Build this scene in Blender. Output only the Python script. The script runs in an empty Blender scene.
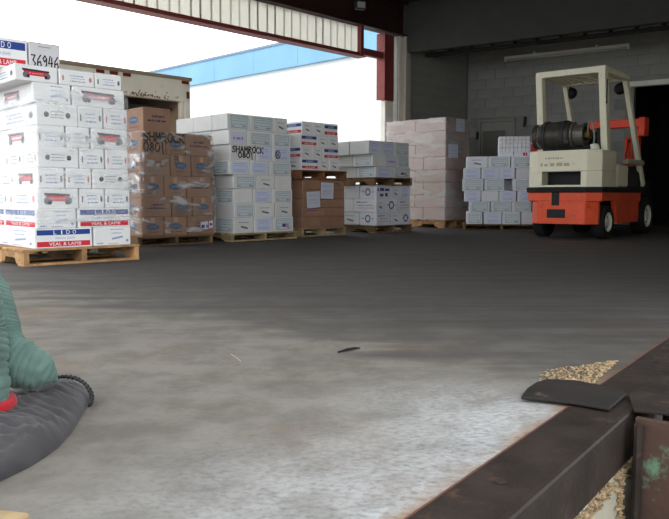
import bpy, bmesh, math, random
from mathutils import Vector, Matrix, noise as mnoise
random.seed(7)
R = math.radians
SC = bpy.context.scene
COL = SC.collection

# ------------------------------------------------------------------ camera, sky, exposure
FPX, CX, CY, CAMH, HOR = 715.0, 334.5, 259.5, 0.55, 196.0      # focal length and horizon in pixels of the 669x519 frame
PITCH = math.atan((CY - HOR) / FPX)
cam_d = bpy.data.cameras.new('camera'); cam = bpy.data.objects.new('camera', cam_d); COL.objects.link(cam)
cam_d.sensor_fit = 'HORIZONTAL'; cam_d.sensor_width = 36.0; cam_d.lens = 36.0 * FPX / 669.0
cam_d.clip_start = 0.02; cam_d.clip_end = 500
cam.location = (0, 0, CAMH); cam.rotation_euler = (math.pi / 2 - PITCH, 0, 0)
SC.camera = cam
world = bpy.data.worlds.new('overcast_sky'); SC.world = world; world.use_nodes = True
wt = world.node_tree; wbg = wt.nodes['Background']
wbg.inputs['Color'].default_value = (0.94, 0.975, 1.0, 1); wbg.inputs['Strength'].default_value = 2.7
SC.view_settings.view_transform = 'Standard'; SC.view_settings.look = 'None'
SC.view_settings.exposure = 0.0; SC.view_settings.gamma = 1.0
try: SC.view_settings.use_curve_mapping = False
except Exception: pass

def ray(x, y):
    u = (x - CX) / FPX; v = (CY - y) / FPX
    return Vector((u, math.cos(PITCH) + v * math.sin(PITCH), -math.sin(PITCH) + v * math.cos(PITCH)))
def G(x, y, z=0.0):                       # pixel -> point on the level z
    r = ray(x, y); t = (z - CAMH) / r.z; return Vector((r.x * t, r.y * t, z))
def D(x, y, Y):                           # pixel -> point at distance Y
    r = ray(x, y); t = Y / r.y; return Vector((r.x * t, Y, CAMH + r.z * t))

# ------------------------------------------------------------------ materials
def srgb(r, g, b):
    f = lambda c: (c / 255) / 12.92 if c / 255 <= 0.04045 else ((c / 255 + 0.055) / 1.055) ** 2.4
    return (f(r), f(g), f(b), 1)
MATS = {}
def mat(name, col, rough=0.7, var=0.12, scale=6.0, bump=0.0, metal=0.0, spots=None, spot_amt=0.0, rnd=0.0, spec=0.3, coord='Object', bscale=None, sscale=None):
    """Principled material with noise variation, optional stain colour and per-object variation."""
    if name in MATS: return MATS[name]
    m = bpy.data.materials.new(name); m.use_nodes = True; MATS[name] = m
    nt = m.node_tree; N = nt.nodes; L = nt.links; p = N['Principled BSDF']
    p.inputs['Roughness'].default_value = rough; p.inputs['Metallic'].default_value = metal
    p.inputs['Specular IOR Level'].default_value = spec
    tc = N.new('ShaderNodeTexCoord')
    nz = N.new('ShaderNodeTexNoise'); nz.inputs['Scale'].default_value = scale; nz.inputs['Detail'].default_value = 6
    L.new(tc.outputs[coord], nz.inputs['Vector'])
    mr = N.new('ShaderNodeMapRange'); mr.inputs[1].default_value = 0.3; mr.inputs[2].default_value = 0.7
    mr.inputs[3].default_value = 1 - var; mr.inputs[4].default_value = 1 + var
    L.new(nz.outputs['Fac'], mr.inputs[0])
    hs = N.new('ShaderNodeHueSaturation'); hs.inputs['Color'].default_value = col
    if rnd:
        oi = N.new('ShaderNodeObjectInfo'); mr2 = N.new('ShaderNodeMapRange')
        mr2.inputs[3].default_value = 1 - rnd; mr2.inputs[4].default_value = 1 + rnd
        L.new(oi.outputs['Random'], mr2.inputs[0])
        mm = N.new('ShaderNodeMath'); mm.operation = 'MULTIPLY'
        L.new(mr.outputs[0], mm.inputs[0]); L.new(mr2.outputs[0], mm.inputs[1]); L.new(mm.outputs[0], hs.inputs['Value'])
    else:
        L.new(mr.outputs[0], hs.inputs['Value'])
    out = hs.outputs['Color']
    if spots:
        n2 = N.new('ShaderNodeTexNoise'); n2.inputs['Scale'].default_value = sscale or scale * 1.7; n2.inputs['Detail'].default_value = 8
        n2.inputs['Roughness'].default_value = 0.7
        L.new(tc.outputs[coord], n2.inputs['Vector'])
        r2 = N.new('ShaderNodeMapRange'); r2.inputs[1].default_value = 0.62 - 0.25 * spot_amt; r2.inputs[2].default_value = 0.70 - 0.2 * spot_amt
        L.new(n2.outputs['Fac'], r2.inputs[0])
        mx = N.new('ShaderNodeMix'); mx.data_type = 'RGBA'
        L.new(r2.outputs[0], mx.inputs['Factor']); L.new(out, mx.inputs['A']); mx.inputs['B'].default_value = spots
        out = mx.outputs['Result']
    L.new(out, p.inputs['Base Color'])
    if bump:
        b = N.new('ShaderNodeBump'); b.inputs['Strength'].default_value = bump; b.inputs['Distance'].default_value = 0.01
        n3 = N.new('ShaderNodeTexNoise'); n3.inputs['Scale'].default_value = bscale or scale * 6; n3.inputs['Detail'].default_value = 4
        L.new(tc.outputs[coord], n3.inputs['Vector']); L.new(n3.outputs['Fac'], b.inputs['Height']); L.new(b.outputs['Normal'], p.inputs['Normal'])
    return m

def wood_mat(name, col, var=0.25):
    m = mat(name, col, 0.8, var, 9, 0.3, spots=tuple(c * 0.45 for c in col[:3]) + (1,), spot_amt=0.15, rnd=0.25)
    return m

M_white = mat('white_carton_board', srgb(232, 232, 232), 0.55, 0.04, 5, rnd=0.04)
M_white2 = mat('off_white_carton_board', srgb(222, 222, 220), 0.6, 0.05, 5, rnd=0.06)
M_grey = mat('grey_white_carton_board', srgb(212, 214, 213), 0.6, 0.06, 5, rnd=0.08)
M_lite = mat('pale_blue_white_carton_board', srgb(216, 220, 226), 0.6, 0.05, 5, rnd=0.06)
M_brown = mat('brown_corrugated_board', srgb(142, 110, 90), 0.7, 0.12, 7, 0.1, rnd=0.12)
M_pink = mat('pinkish_brown_board', srgb(172, 146, 138), 0.7, 0.1, 6, rnd=0.08)
M_dkbrown = mat('dull_brown_board', srgb(150, 116, 96), 0.75, 0.12, 6, rnd=0.1)
M_blue = mat('blue_print', srgb(38, 66, 140), 0.55, 0.06)
M_red = mat('red_print', srgb(205, 45, 62), 0.55, 0.06)
M_whp = mat('white_print', srgb(238, 238, 240), 0.6, 0.02)
M_script = mat('blue_grey_print', srgb(146, 160, 192), 0.6, 0.1)
M_gprint = mat('grey_print', srgb(112, 110, 118), 0.6, 0.15)
M_dkpr = mat('dark_print', srgb(40, 38, 48), 0.6, 0.1)
M_rose = mat('faded_red_print', srgb(206, 138, 140), 0.6, 0.15)
M_teal = mat('teal_print', srgb(108, 146, 160), 0.6, 0.1)
M_tealbg = mat('pale_teal_label_paper', srgb(206, 214, 218), 0.6, 0.05)
M_lav = mat('lavender_label_paper', srgb(206, 212, 236), 0.55, 0.04)
M_oval = mat('oval_blue_print', srgb(66, 92, 122), 0.6, 0.15, 20)
M_oval2 = mat('oval_pale_print', srgb(112, 126, 142), 0.6, 0.15, 20)
M_navy = mat('navy_print', srgb(58, 60, 84), 0.6, 0.12, 20)
M_ink = mat('black_marker_ink', srgb(18, 18, 22), 0.5, 0.1)
M_purple = mat('purple_print', srgb(74, 66, 140), 0.6, 0.12)
M_tape = mat('clear_tan_tape', srgb(172, 140, 116), 0.3, 0.08, spec=0.5)
M_tie = mat('tan_string', srgb(190, 170, 140), 0.8, 0.1)
M_paper = mat('white_paper', srgb(205, 208, 222), 0.6, 0.03)
M_woodA = wood_mat('orange_tan_pallet_wood', srgb(166, 128, 88), .35)
M_woodB = wood_mat('dark_pallet_wood', srgb(112, 88, 64))
M_woodC = wood_mat('weathered_pallet_wood', srgb(160, 138, 104))
M_woodD = wood_mat('red_brown_pallet_wood', srgb(134, 92, 62))

# ------------------------------------------------------------------ mesh helpers
def new_obj(name, me, m=None, parent=None, loc=(0, 0, 0), rot=(0, 0, 0)):
    o = bpy.data.objects.new(name, me); COL.objects.link(o)
    if me is not None and m is not None and len(me.materials) == 0: me.materials.append(m)
    o.parent = parent; o.location = loc; o.rotation_euler = rot
    return o
def tag(o, label=None, cat=None, group=None, kind=None):
    if label: o['label'] = label
    if cat: o['category'] = cat
    if group: o['group'] = group
    if kind: o['kind'] = kind
    return o
def empty(name, loc, rz=0.0):
    o = bpy.data.objects.new(name, None); COL.objects.link(o); o.location = loc; o.rotation_euler = (0, 0, rz); o.empty_display_size = 0.1
    return o
class MB:
    """collects shapes, builds one mesh"""
    def __init__(s): s.bm = bmesh.new()
    def box(s, x0, x1, y0, y1, z0, z1, bev=0.0, mtx=None):
        r = bmesh.ops.create_cube(s.bm, size=1.0); vs = r['verts']
        for v in vs:
            v.co = Vector((x0 + (v.co.x + .5) * (x1 - x0), y0 + (v.co.y + .5) * (y1 - y0), z0 + (v.co.z + .5) * (z1 - z0)))
        if bev:
            es = list({e for v in vs for e in v.link_edges})
            g = bmesh.ops.bevel(s.bm, geom=es, offset=bev, segments=1, affect='EDGES', profile=0.5)
            vs = list({v for f in g['faces'] for v in f.verts} | {v for v in vs if v.is_valid})
        if mtx is not None: bmesh.ops.transform(s.bm, matrix=mtx, verts=vs)
        return s
    def prism(s, pts, axis, a, b, bev=0.0):
        """polygon pts (2D) extruded along axis from a to b; axis 'y': pts are (x,z); 'z': (x,y); 'x': (y,z)"""
        def mk(p, t):
            return Vector((p[0], t, p[1])) if axis == 'y' else Vector((p[0], p[1], t)) if axis == 'z' else Vector((t, p[0], p[1]))
        A = [s.bm.verts.new(mk(p, a)) for p in pts]; B = [s.bm.verts.new(mk(p, b)) for p in pts]
        fs = [s.bm.faces.new(A), s.bm.faces.new(list(reversed(B)))]
        n = len(pts)
        for i in range(n): fs.append(s.bm.faces.new((A[i], B[i], B[(i + 1) % n], A[(i + 1) % n])))
        bmesh.ops.recalc_face_normals(s.bm, faces=fs)
        if bev:
            es = list({e for f in fs for e in f.edges})
            bmesh.ops.bevel(s.bm, geom=es, offset=bev, segments=2, affect='EDGES', profile=0.5)
        return s
    def tube(s, pts, rad, seg=8, cap=True, closed=False):
        """tube along points; rad number or list"""
        n = len(pts); pts = [Vector(p) for p in pts]; rings = []
        up = Vector((0, 0, 1)); prev = None
        for i, p in enumerate(pts):
            if closed: t = pts[(i + 1) % n] - pts[i - 1]
            else: t = (pts[min(i + 1, n - 1)] - pts[max(i - 1, 0)])
            t.normalize()
            if prev is None:
                a = up if abs(t.dot(up)) < 0.95 else Vector((1, 0, 0))
                u = (a - t * a.dot(t)).normalized()
            else:
                u = (prev - t * prev.dot(t)).normalized()
            prev = u; w = t.cross(u)
            r = rad[i] if isinstance(rad, (list, tuple)) else rad
            rings.append([s.bm.verts.new(p + (u * math.cos(2 * math.pi * k / seg) + w * math.sin(2 * math.pi * k / seg)) * r) for k in range(seg)])
        m = n if closed else n - 1
        for i in range(m):
            A = rings[i]; B = rings[(i + 1) % n]
            for k in range(seg): s.bm.faces.new((A[k], A[(k + 1) % seg], B[(k + 1) % seg], B[k]))
        if cap and not closed:
            s.bm.faces.new(list(reversed(rings[0]))); s.bm.faces.new(rings[-1])
        return s
    def lathe(s, prof, seg=24, mtx=None):
        """profile (r, h) turned round the local z axis"""
        rings = []; allv = []
        for r, h in prof:
            if r < 1e-6: ring = [s.bm.verts.new((0, 0, h))]
            else: ring = [s.bm.verts.new((r * math.cos(2 * math.pi * k / seg), r * math.sin(2 * math.pi * k / seg), h)) for k in range(seg)]
            rings.append(ring); allv += ring
        for A, B in zip(rings, rings[1:]):
            for k in range(seg):
                q = [A[k % len(A)], A[(k + 1) % len(A)], B[(k + 1) % len(B)], B[k % len(B)]]
                q2 = []
                for v in q:
                    if v not in q2: q2.append(v)
                if len(q2) >= 3: s.bm.faces.new(q2)
        if mtx is not None: bmesh.ops.transform(s.bm, matrix=mtx, verts=allv)
        return s
    def mesh(s, name, smooth=False):
        bmesh.ops.recalc_face_normals(s.bm, faces=s.bm.faces[:])
        me = bpy.data.meshes.new(name); s.bm.to_mesh(me); s.bm.free()
        if smooth:
            for p in me.polygons: p.use_smooth = True
        return me
    def build(s, name, m, parent=None, smooth=False, loc=(0, 0, 0), rot=(0, 0, 0)):
        me = s.mesh(name, smooth); me.materials.append(m)
        return new_obj(name, me, None, parent, loc, rot)
def auto_smooth(o, ang=40):
    try: o.data.set_sharp_from_angle(angle=R(ang))
    except Exception: pass

TEXT = {}
def text_polys(s):
    """verts/faces of a text, unit box (x 0..1, z 0..1)"""
    if s in TEXT: return TEXT[s]
    cu = bpy.data.curves.new('t', 'FONT'); cu.body = s; cu.resolution_u = 3
    o = bpy.data.objects.new('t', cu); COL.objects.link(o)
    dg = bpy.context.evaluated_depsgraph_get(); dg.update()
    me = bpy.data.meshes.new_from_object(o.evaluated_get(dg))
    vs = [v.co.copy() for v in me.vertices]; fs = [tuple(p.vertices) for p in me.polygons]
    x0 = min(v.x for v in vs); x1 = max(v.x for v in vs); y0 = min(v.y for v in vs); y1 = max(v.y for v in vs)
    out = ([((v.x - x0) / (x1 - x0), (v.y - y0) / (y1 - y0)) for v in vs], fs)
    bpy.data.objects.remove(o); bpy.data.curves.remove(cu); bpy.data.meshes.remove(me)
    TEXT[s] = out; return out
class Flat:
    """flat print in the xz plane facing -y"""
    def __init__(s, y): s.v = []; s.f = []; s.y = -y
    def rect(s, x0, z0, x1, z1, shear=0.0):
        n = len(s.v); s.v += [(x0, s.y, z0), (x1, s.y, z0 + shear), (x1, s.y, z1 + shear), (x0, s.y, z1)]; s.f.append((n, n + 1, n + 2, n + 3)); return s
    def poly(s, pts):
        n = len(s.v); s.v += [(p[0], s.y, p[1]) for p in pts]; s.f.append(tuple(range(n, n + len(pts)))); return s
    def ellipse(s, cx, cz, rx, rz, seg=20):
        return s.poly([(cx + rx * math.cos(2 * math.pi * k / seg), cz + rz * math.sin(2 * math.pi * k / seg)) for k in range(seg)])
    def ring(s, cx, cz, rx, rz, t, seg=16):
        for k in range(seg):
            a, b = 2 * math.pi * k / seg, 2 * math.pi * (k + 1) / seg
            s.poly([(cx + rx * math.cos(a), cz + rz * math.sin(a)), (cx + rx * math.cos(b), cz + rz * math.sin(b)),
                    (cx + (rx - t) * math.cos(b), cz + (rz - t) * math.sin(b)), (cx + (rx - t) * math.cos(a), cz + (rz - t) * math.sin(a))])
        return s
    def text(s, t, x0, z0, x1, z1, slant=0.0):
        vs, fs = text_polys(t); n = len(s.v)
        s.v += [(x0 + (x1 - x0) * a + slant * b * (z1 - z0), s.y, z0 + (z1 - z0) * b) for a, b in vs]
        s.f += [tuple(n + i for i in f) for f in fs]; return s
    def stroke(s, pts, t):
        for (ax, az), (bx, bz) in zip(pts, pts[1:]):
            dx, dz = bx - ax, bz - az; l = math.hypot(dx, dz) or 1; ex, ez = dx / l * t * .4, dz / l * t * .4; nx, nz = -dz / l * t / 2, dx / l * t / 2
            s.poly([(ax - ex - nx, az - ez - nz), (bx + ex - nx, bz + ez - nz), (bx + ex + nx, bz + ez + nz), (ax - ex + nx, az - ez + nz)])
        return s
    def scribble_line(s, x0, x1, z, h, rng, fill=0.8):
        """unreadable small print: a row of short bars"""
        x = x0
        while x < x1:
            w = rng.uniform(0.5, 2.2) * h
            s.rect(x, z, min(x + w, x1), z + h * rng.uniform(0.7, 1.0)); x += w + h * rng.uniform(0.25, 0.7)
        return s
    def mesh(s, name, m):
        me = bpy.data.meshes.new(name); me.from_pydata(s.v, [], s.f); me.materials.append(m); return me

# hand-lettered strokes in a unit box
GL = {
 'S': [[(1, .85), (.6, 1), (.15, .85), (.2, .6), (.8, .45), (.85, .15), (.4, 0), (0, .15)]],
 'H': [[(0, 1), (.05, 0)], [(.9, 1), (.85, 0)], [(0, .5), (.9, .55)]],
 'A': [[(0, 0), (.45, 1), (.95, 0)], [(.2, .4), (.75, .4)]],
 'M': [[(0, 0), (.1, 1), (.5, .4), (.85, 1), (1, 0)]],
 'R': [[(.05, 0), (.1, 1), (.7, .95), (.8, .65), (.1, .5), (1, -.1)]],
 'O': [[(.5, 1), (.1, .8), (0, .4), (.3, 0), (.8, .1), (1, .6), (.8, .95), (.5, 1)]],
 'C': [[(.95, .85), (.5, 1), (.08, .7), (.05, .25), (.45, 0), (1, .1)]],
 'K': [[(.05, 1), (.1, 0)], [(.95, 1), (.1, .45), (1, -.05)]],
 '8': [[(.5, .5), (.15, .75), (.5, 1), (.85, .75), (.5, .5), (.05, .25), (.5, 0), (.95, .25), (.5, .5)]],
 '1': [[(.3, 1), (.45, -.25)]],
 'B': [[(.1, 0), (.1, 1), (.8, .85), (.7, .55), (.1, .5), (.95, .3), (.7, 0), (.1, 0)]],
 '3': [[(.1, .95), (.85, .95), (.4, .55), (.9, .3), (.5, 0), (0, .1)]],
 '6': [[(.8, 1), (.2, .6), (.1, .2), (.5, 0), (.9, .2), (.7, .5), (.15, .35)]],
 '9': [[(.85, .75), (.5, 1), (.1, .75), (.4, .5), (.85, .75), (.8, .3), (.5, 0)]],
 '4': [[(.4, 1), (.05, .4), (.9, .45)], [(.75, .9), (.65, -.1)]],
}
GL['0'] = GL['O']
def hand(fl, s, x0, z0, x1, z1, t):
    n = len(s); cw = (x1 - x0) / n
    for i, ch in enumerate(s):
        for st in GL.get(ch, []):
            fl.stroke([(x0 + cw * (i + .08 + .82 * a), z0 + (z1 - z0) * b) for a, b in st], t)
    return fl

# ------------------------------------------------------------------ the setting
EDIR = Vector((math.sin(R(36.9)), math.cos(R(36.9)), 0)); EN = Vector((EDIR.y, -EDIR.x, 0))      # dock edge direction, outward normal
E0 = Vector((0.13, 1.19, 0))
HA = Vector((math.sin(R(44)), math.cos(R(44)), 0)); HB = Vector((-HA.y, HA.x, 0))                 # far opening direction, outward normal
COLM = Vector((1.34, 14.02, 0)); CORN = Vector((2.87, 15.60, 0))
WD = Vector((math.sin(R(122.8)), math.cos(R(122.8)), 0)); WN = Vector((-WD.y, WD.x, 0)) * -1           # back wall direction to the right, normal into the room
if WN.y > 0: WN = -WN
def line_x(p, d, q, e):     # intersection of p+s d, q+t e
    det = d.x * -e.y + e.x * d.y
    r = q - p; s = (r.x * -e.y + e.x * r.y) / det; return p + d * s
E_END = line_x(E0, EDIR, CORN, WD)
ROOFZ = 4.20

def floor_material():
    m = bpy.data.materials.new('worn_concrete'); m.use_nodes = True; nt = m.node_tree; N = nt.nodes; L = nt.links; p = N['Principled BSDF']
    p.inputs['Roughness'].default_value = 0.75; p.inputs['Specular IOR Level'].default_value = 0.25
    geo = N.new('ShaderNodeNewGeometry')
    def noise(scale, detail=6, rough=0.6, stretch=None):
        n = N.new('ShaderNodeTexNoise'); n.inputs['Scale'].default_value = scale; n.inputs['Detail'].default_value = detail; n.inputs['Roughness'].default_value = rough
        if stretch:
            mp = N.new('ShaderNodeMapping'); mp.inputs['Rotation'].default_value = (0, 0, stretch[2]); mp.inputs['Scale'].default_value = (stretch[0], stretch[1], 1)
            L.new(geo.outputs['Position'], mp.inputs['Vector']); L.new(mp.outputs[0], n.inputs['Vector'])
        else: L.new(geo.outputs['Position'], n.inputs['Vector'])
        return n.outputs['Fac']
    def math_(op, a, b=None, c=None):
        n = N.new('ShaderNodeMath'); n.operation = op
        for i, v in enumerate((a, b, c)):
            if v is None: continue
            if isinstance(v, (int, float)): n.inputs[i].default_value = v
            else: L.new(v, n.inputs[i])
        return n.outputs[0]
    def rng(v, a, b, c=0.0, d=1.0, smooth=True):
        n = N.new('ShaderNodeMapRange'); n.interpolation_type = 'SMOOTHSTEP' if smooth else 'LINEAR'
        L.new(v, n.inputs[0])
        for i, k in enumerate((a, b, c, d)): n.inputs[i + 1].default_value = k
        return n.outputs[0]
    def mix(f, a, b):
        n = N.new('ShaderNodeMix'); n.data_type = 'RGBA'; L.new(f, n.inputs['Factor'])
        for k, v in (('A', a), ('B', b)):
            if isinstance(v, tuple): n.inputs[k].default_value = v
            else: L.new(v, n.inputs[k])
        return n.outputs['Result']
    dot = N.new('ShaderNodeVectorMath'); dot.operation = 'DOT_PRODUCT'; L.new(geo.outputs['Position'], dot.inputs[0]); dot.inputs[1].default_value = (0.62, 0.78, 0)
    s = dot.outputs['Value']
    d2 = N.new('ShaderNodeVectorMath'); d2.operation = 'DOT_PRODUCT'; L.new(geo.outputs['Position'], d2.inputs[0]); d2.inputs[1].default_value = tuple(EN)
    edge = math_('SUBTRACT', E0.dot(EN), d2.outputs['Value'])            # metres in from the dock edge
    big = noise(1.1, 5, 0.55); mid = noise(5, 7, 0.65); fine = noise(60, 5, 0.7)
    streak = noise(2.2, 6, 0.6, (0.25, 2.4, R(20)))
    streak2 = noise(5.0, 6, 0.65, (0.16, 2.6, R(-14)))
    # bare concrete
    c = mix(rng(mid, 0.35, 0.65), srgb(98, 93, 86), srgb(118, 113, 106))
    c = mix(rng(big, 0.50, 0.74, 0, 0.5), c, srgb(122, 100, 80))
    c = mix(rng(streak, 0.46, 0.74, 0, 0.40), c, srgb(84, 81, 78))
    c = mix(rng(streak2, 0.52, 0.74, 0, 0.30), c, srgb(92, 88, 84))
    # pale scaled paint by the edge
    w = math_('MULTIPLY', rng(math_('ADD', edge, math_('MULTIPLY', big, 0.7)), 0.25, 1.05, 1, 0), rng(s, 1.60, 2.10, 1, 0))
    w = math_('MULTIPLY', math_('MULTIPLY', w, 0.85), math_('MULTIPLY', rng(noise(7, 6, 0.6), 0.34, 0.58, 0.5, 1.0), rng(noise(46, 8, 0.7, (1.0, 1.6, R(-30))), 0.34, 0.58, 0.35, 1.0)))
    c = mix(w, c, srgb(176, 178, 180))
    # tan grime right along the steel
    c = mix(math_('MULTIPLY', rng(edge, 0.0, 0.05, 1, 0), rng(mid, 0.4, 0.6, 0.2, 0.8)), c, srgb(132, 104, 76))
    # darkens inward past a streaky, noise-broken line
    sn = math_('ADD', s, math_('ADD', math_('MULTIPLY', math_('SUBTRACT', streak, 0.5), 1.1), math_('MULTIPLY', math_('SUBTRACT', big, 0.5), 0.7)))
    dark_in = math_('ADD', math_('MULTIPLY', rng(sn, 1.92, 2.24), 0.48), math_('MULTIPLY', rng(sn, 1.60, 3.2), 0.45))
    dark_in2 = math_('MULTIPLY', dark_in, rng(streak2, 0.30, 0.75, 1.0, 0.72))
    c = mix(dark_in2, c, srgb(52, 50, 50))
    c = mix(rng(fine, 0.48, 0.75, 0, 0.35), c, srgb(74, 71, 68))
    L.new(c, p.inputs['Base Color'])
    b = N.new('ShaderNodeBump'); b.inputs['Strength'].default_value = 0.35; b.inputs['Distance'].default_value = 0.004
    h = math_('ADD', math_('MULTIPLY', mid, 0.6), math_('ADD', math_('MULTIPLY', fine, 0.4), math_('MULTIPLY', w, 0.8)))
    L.new(h, b.inputs['Height']); L.new(b.outputs['Normal'], p.inputs['Normal'])
    return m

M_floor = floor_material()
M_wall = mat('painted_block_grey', srgb(150, 150, 145), 0.8, 0.10, 3, 0.25, spots=srgb(96, 94, 90), spot_amt=0.05, rnd=0.035, bscale=30, sscale=4)
M_mortar = mat('mortar_grey', srgb(138, 138, 133), 0.9, 0.08, 10)
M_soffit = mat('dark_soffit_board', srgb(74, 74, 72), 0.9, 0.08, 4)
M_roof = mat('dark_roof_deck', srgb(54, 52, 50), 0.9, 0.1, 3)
M_maroon = mat('maroon_steel_paint', srgb(136, 66, 62), 0.55, 0.15, 5, spots=srgb(86, 46, 42), spot_amt=0.1)
M_siding = mat('beige_metal_siding', srgb(206, 200, 184), 0.5, 0.05, 2)
def add_translucent(m, fac):
    nt = m.node_tree; N = nt.nodes; L = nt.links; p = N['Principled BSDF']; o = [q for q in N if q.type == 'OUTPUT_MATERIAL'][0]
    t = N.new('ShaderNodeBsdfTranslucent'); x = N.new('ShaderNodeMixShader'); x.inputs[0].default_value = fac
    src = p.inputs['Base Color'].links[0].from_socket; L.new(src, t.inputs['Color'])
    L.new(p.outputs[0], x.inputs[1]); L.new(t.outputs[0], x.inputs[2]); L.new(x.outputs[0], o.inputs['Surface'])
M_fibre = mat('translucent_beige_sheet', srgb(232, 230, 224), 0.5, 0.05, 2); add_translucent(M_fibre, .75)
M_trimw = mat('cream_white_trim', srgb(236, 232, 222), 0.55, 0.06, 4)
M_dsteel = mat('dark_steel', srgb(52, 50, 50), 0.6, 0.2, 5, spots=srgb(96, 90, 84), spot_amt=0.05)
M_blacksteel = mat('blackened_dock_steel', srgb(44, 37, 33), 0.6, 0.35, 7, 0.4, spots=srgb(78, 58, 48), spot_amt=0.10, spec=0.2)
M_ground = mat('pale_asphalt', srgb(150, 150, 146), 0.9, 0.1, 0.6)
M_conc = mat('pit_wall_concrete', srgb(168, 162, 146), 0.85, 0.15, 5, 0.3, spots=srgb(120, 112, 98), spot_amt=0.2)
M_black = mat('black_paint', srgb(26, 26, 27), 0.55, 0.15, 8)
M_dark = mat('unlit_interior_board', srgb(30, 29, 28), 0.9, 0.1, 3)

def polyslab(name, pts, z0, z1, m):
    b = MB(); b.prism([(p[0], p[1]) for p in pts], 'z', z0, z1); return tag(b.build(name, m), kind='structure')
FP = [E0 + EDIR * -10, E_END, CORN + HB * 0.0, COLM + HA * -18]
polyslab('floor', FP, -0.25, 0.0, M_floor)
BIG = [(-90, -60), (90, -60), (90, 120), (-90, 120)]
polyslab('ground', BIG, -1.35, -1.2, M_ground)
ROOF_OUT = 2.0          # unseen roof overhang past the dock edge, added to cut sky light inside
LEFT = COLM + HA * -9.5
RP = [LEFT - HB * 16, E_END + EDIR * 0.6 + EN * ROOF_OUT, E_END + EDIR * 0.6, CORN + (HB - WN) * 0.2, LEFT]
RP[0] = line_x(LEFT, HB, E0 + EN * ROOF_OUT, EDIR)
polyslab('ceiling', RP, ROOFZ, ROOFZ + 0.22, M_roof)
# retaining wall of the dock, below the edge steel
b = MB(); b.box(-9, 12.4, -0.22, -0.035, -1.2, -0.13)
ang_e = math.atan2(EDIR.y, EDIR.x)
# local frame on the dock edge: x along the edge, y outward is -y of a left-handed turn -> use rotation and negative y
def edge_obj(mb, name, m, parent=None): return mb.build(name, m, parent, loc=tuple(E0), rot=(0, 0, ang_e))
b = MB(); b.box(-9, 12.4, -0.146, 0.06, -1.2, -0.1205)
tag(edge_obj(b, 'wall_dock_face', M_conc), kind='structure')

b = MB(); b.box(3.2, (E_END - E0).length, -.30, -.16, -1.2, ROOFZ); tag(edge_obj(b, 'wall_light_block', M_siding), kind='structure')  # unseen wall, added to keep daylight off the back of the dock
# walls of blocks ---------------------------------------------------------
BLK = MB(); BLK.box(-0.1975, 0.1975, -0.01, 0.01, -0.0975, 0.0975, 0.003); BLK_ME = BLK.mesh('block'); BLK_ME.materials.append(M_wall)
BLK = MB(); BLK.box(-0.0975, 0.0975, -0.01, 0.01, -0.0975, 0.0975, 0.003); HBLK_ME = BLK.mesh('half_block'); HBLK_ME.materials.append(M_wall)
def block_wall(name, origin, d, nrm, length, height, holes):
    ang = math.atan2(d.y, d.x)
    base = MB(); segs = []
    # backing mortar with holes: vertical strips
    xs = sorted({0, length} | {h[0] for h in holes} | {h[1] for h in holes})
    inward = 1 if Vector((-d.y, d.x, 0)).dot(nrm) > 0 else -1
    for a, c in zip(xs, xs[1:]):
        hh = [h for h in holes if h[0] <= a + 1e-6 and h[1] >= c - 1e-6]
        z0 = max([h[2] for h in hh], default=0)
        y0, y1 = sorted((-0.2 * inward, 0.0))
        if z0 < height: base.box(a - (.3 if a == 0 else 0), c, y0, y1, z0, height)
    w = base.build(name, M_mortar, None, loc=tuple(origin), rot=(0, 0, ang)); tag(w, kind='structure')
    row = 0; z = 0.1
    while z < height:
        x = 0.2 - (0.2 if row % 2 else 0.0)
        while x - 0.2 < length:
            me, hw = BLK_ME, 0.2
            xc = x
            if x < 0.1: me, hw, xc = HBLK_ME, 0.1, 0.1
            if xc + hw > length: me, hw, xc = HBLK_ME, 0.1, xc - 0.1
            if xc + hw <= length + 0.02 and not any(xc + hw > h[0] + 0.02 and xc - hw < h[1] - 0.02 and z - 0.1 < h[2] - 0.02 for h in holes):
                new_obj('block', me, None, w, (xc, -0.004 * inward, z))
            x += 0.4
        z += 0.2; row += 1
    return w, ang
WLEN = (E_END - CORN).length
def wall_s(px):      # distance along the back wall of a pixel column
    r = ray(px, 150); d = Vector((r.x, r.y, 0)); q = line_x(CORN, WD, Vector((0, 0, 0)), d); return (q - CORN).dot(WD)
DS0, DS1 = wall_s(478), wall_s(515); OS0 = wall_s(632)
wb, ang_w = block_wall('wall_back', CORN, WD, WN, WLEN, ROOFZ, [(DS0, DS1, 2.16), (OS0, WLEN - 0.3, 2.62)])
HN = -HB
ws, ang_h = block_wall('wall_side', COLM + HA * 0.1, HA, HN, (CORN - COLM).length - 0.1, ROOFZ, [])
bb = MB(); bb.box(0, .5, *sorted((0.0, -.2 if Vector((-HA.y, HA.x, 0)).dot(HN) > 0 else .2)), 0, ROOFZ); bb.build('wall_return', M_mortar, ws, loc=((CORN - COLM).length - .1, 0, 0))
# door in the back wall
dm = mat('grey_green_door_paint', srgb(150, 150, 142), 0.7, 0.06, 4); dm2 = mat('dark_door_leaf', srgb(112, 112, 104), 0.7, 0.08, 4)
dr = empty('door_1', tuple(CORN), ang_w); tag(dr, kind='structure')
inw = 1 if Vector((-WD.y, WD.x, 0)).dot(WN) > 0 else -1
def wy(a, c): return tuple(sorted((a * inw, c * inw)))
y0, y1 = wy(-0.05, 0.035)
b = MB(); b.box(DS0, DS0 + .06, y0, y1, 0, 2.16, .006); b.box(DS1 - .06, DS1, y0, y1, 0, 2.16, .006); b.box(DS0, DS1, y0, y1, 2.10, 2.16, .006); b.build('door_frame', dm, dr)
y0, y1 = wy(-0.06, -0.01); DW = DS1 - DS0
b = MB(); b.box(DS0 + .06, DS1 - .06, y0, y1, 0.01, 2.10); b.build('door_panel', dm, dr)
y0, y1 = wy(-0.005, 0.02)
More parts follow.
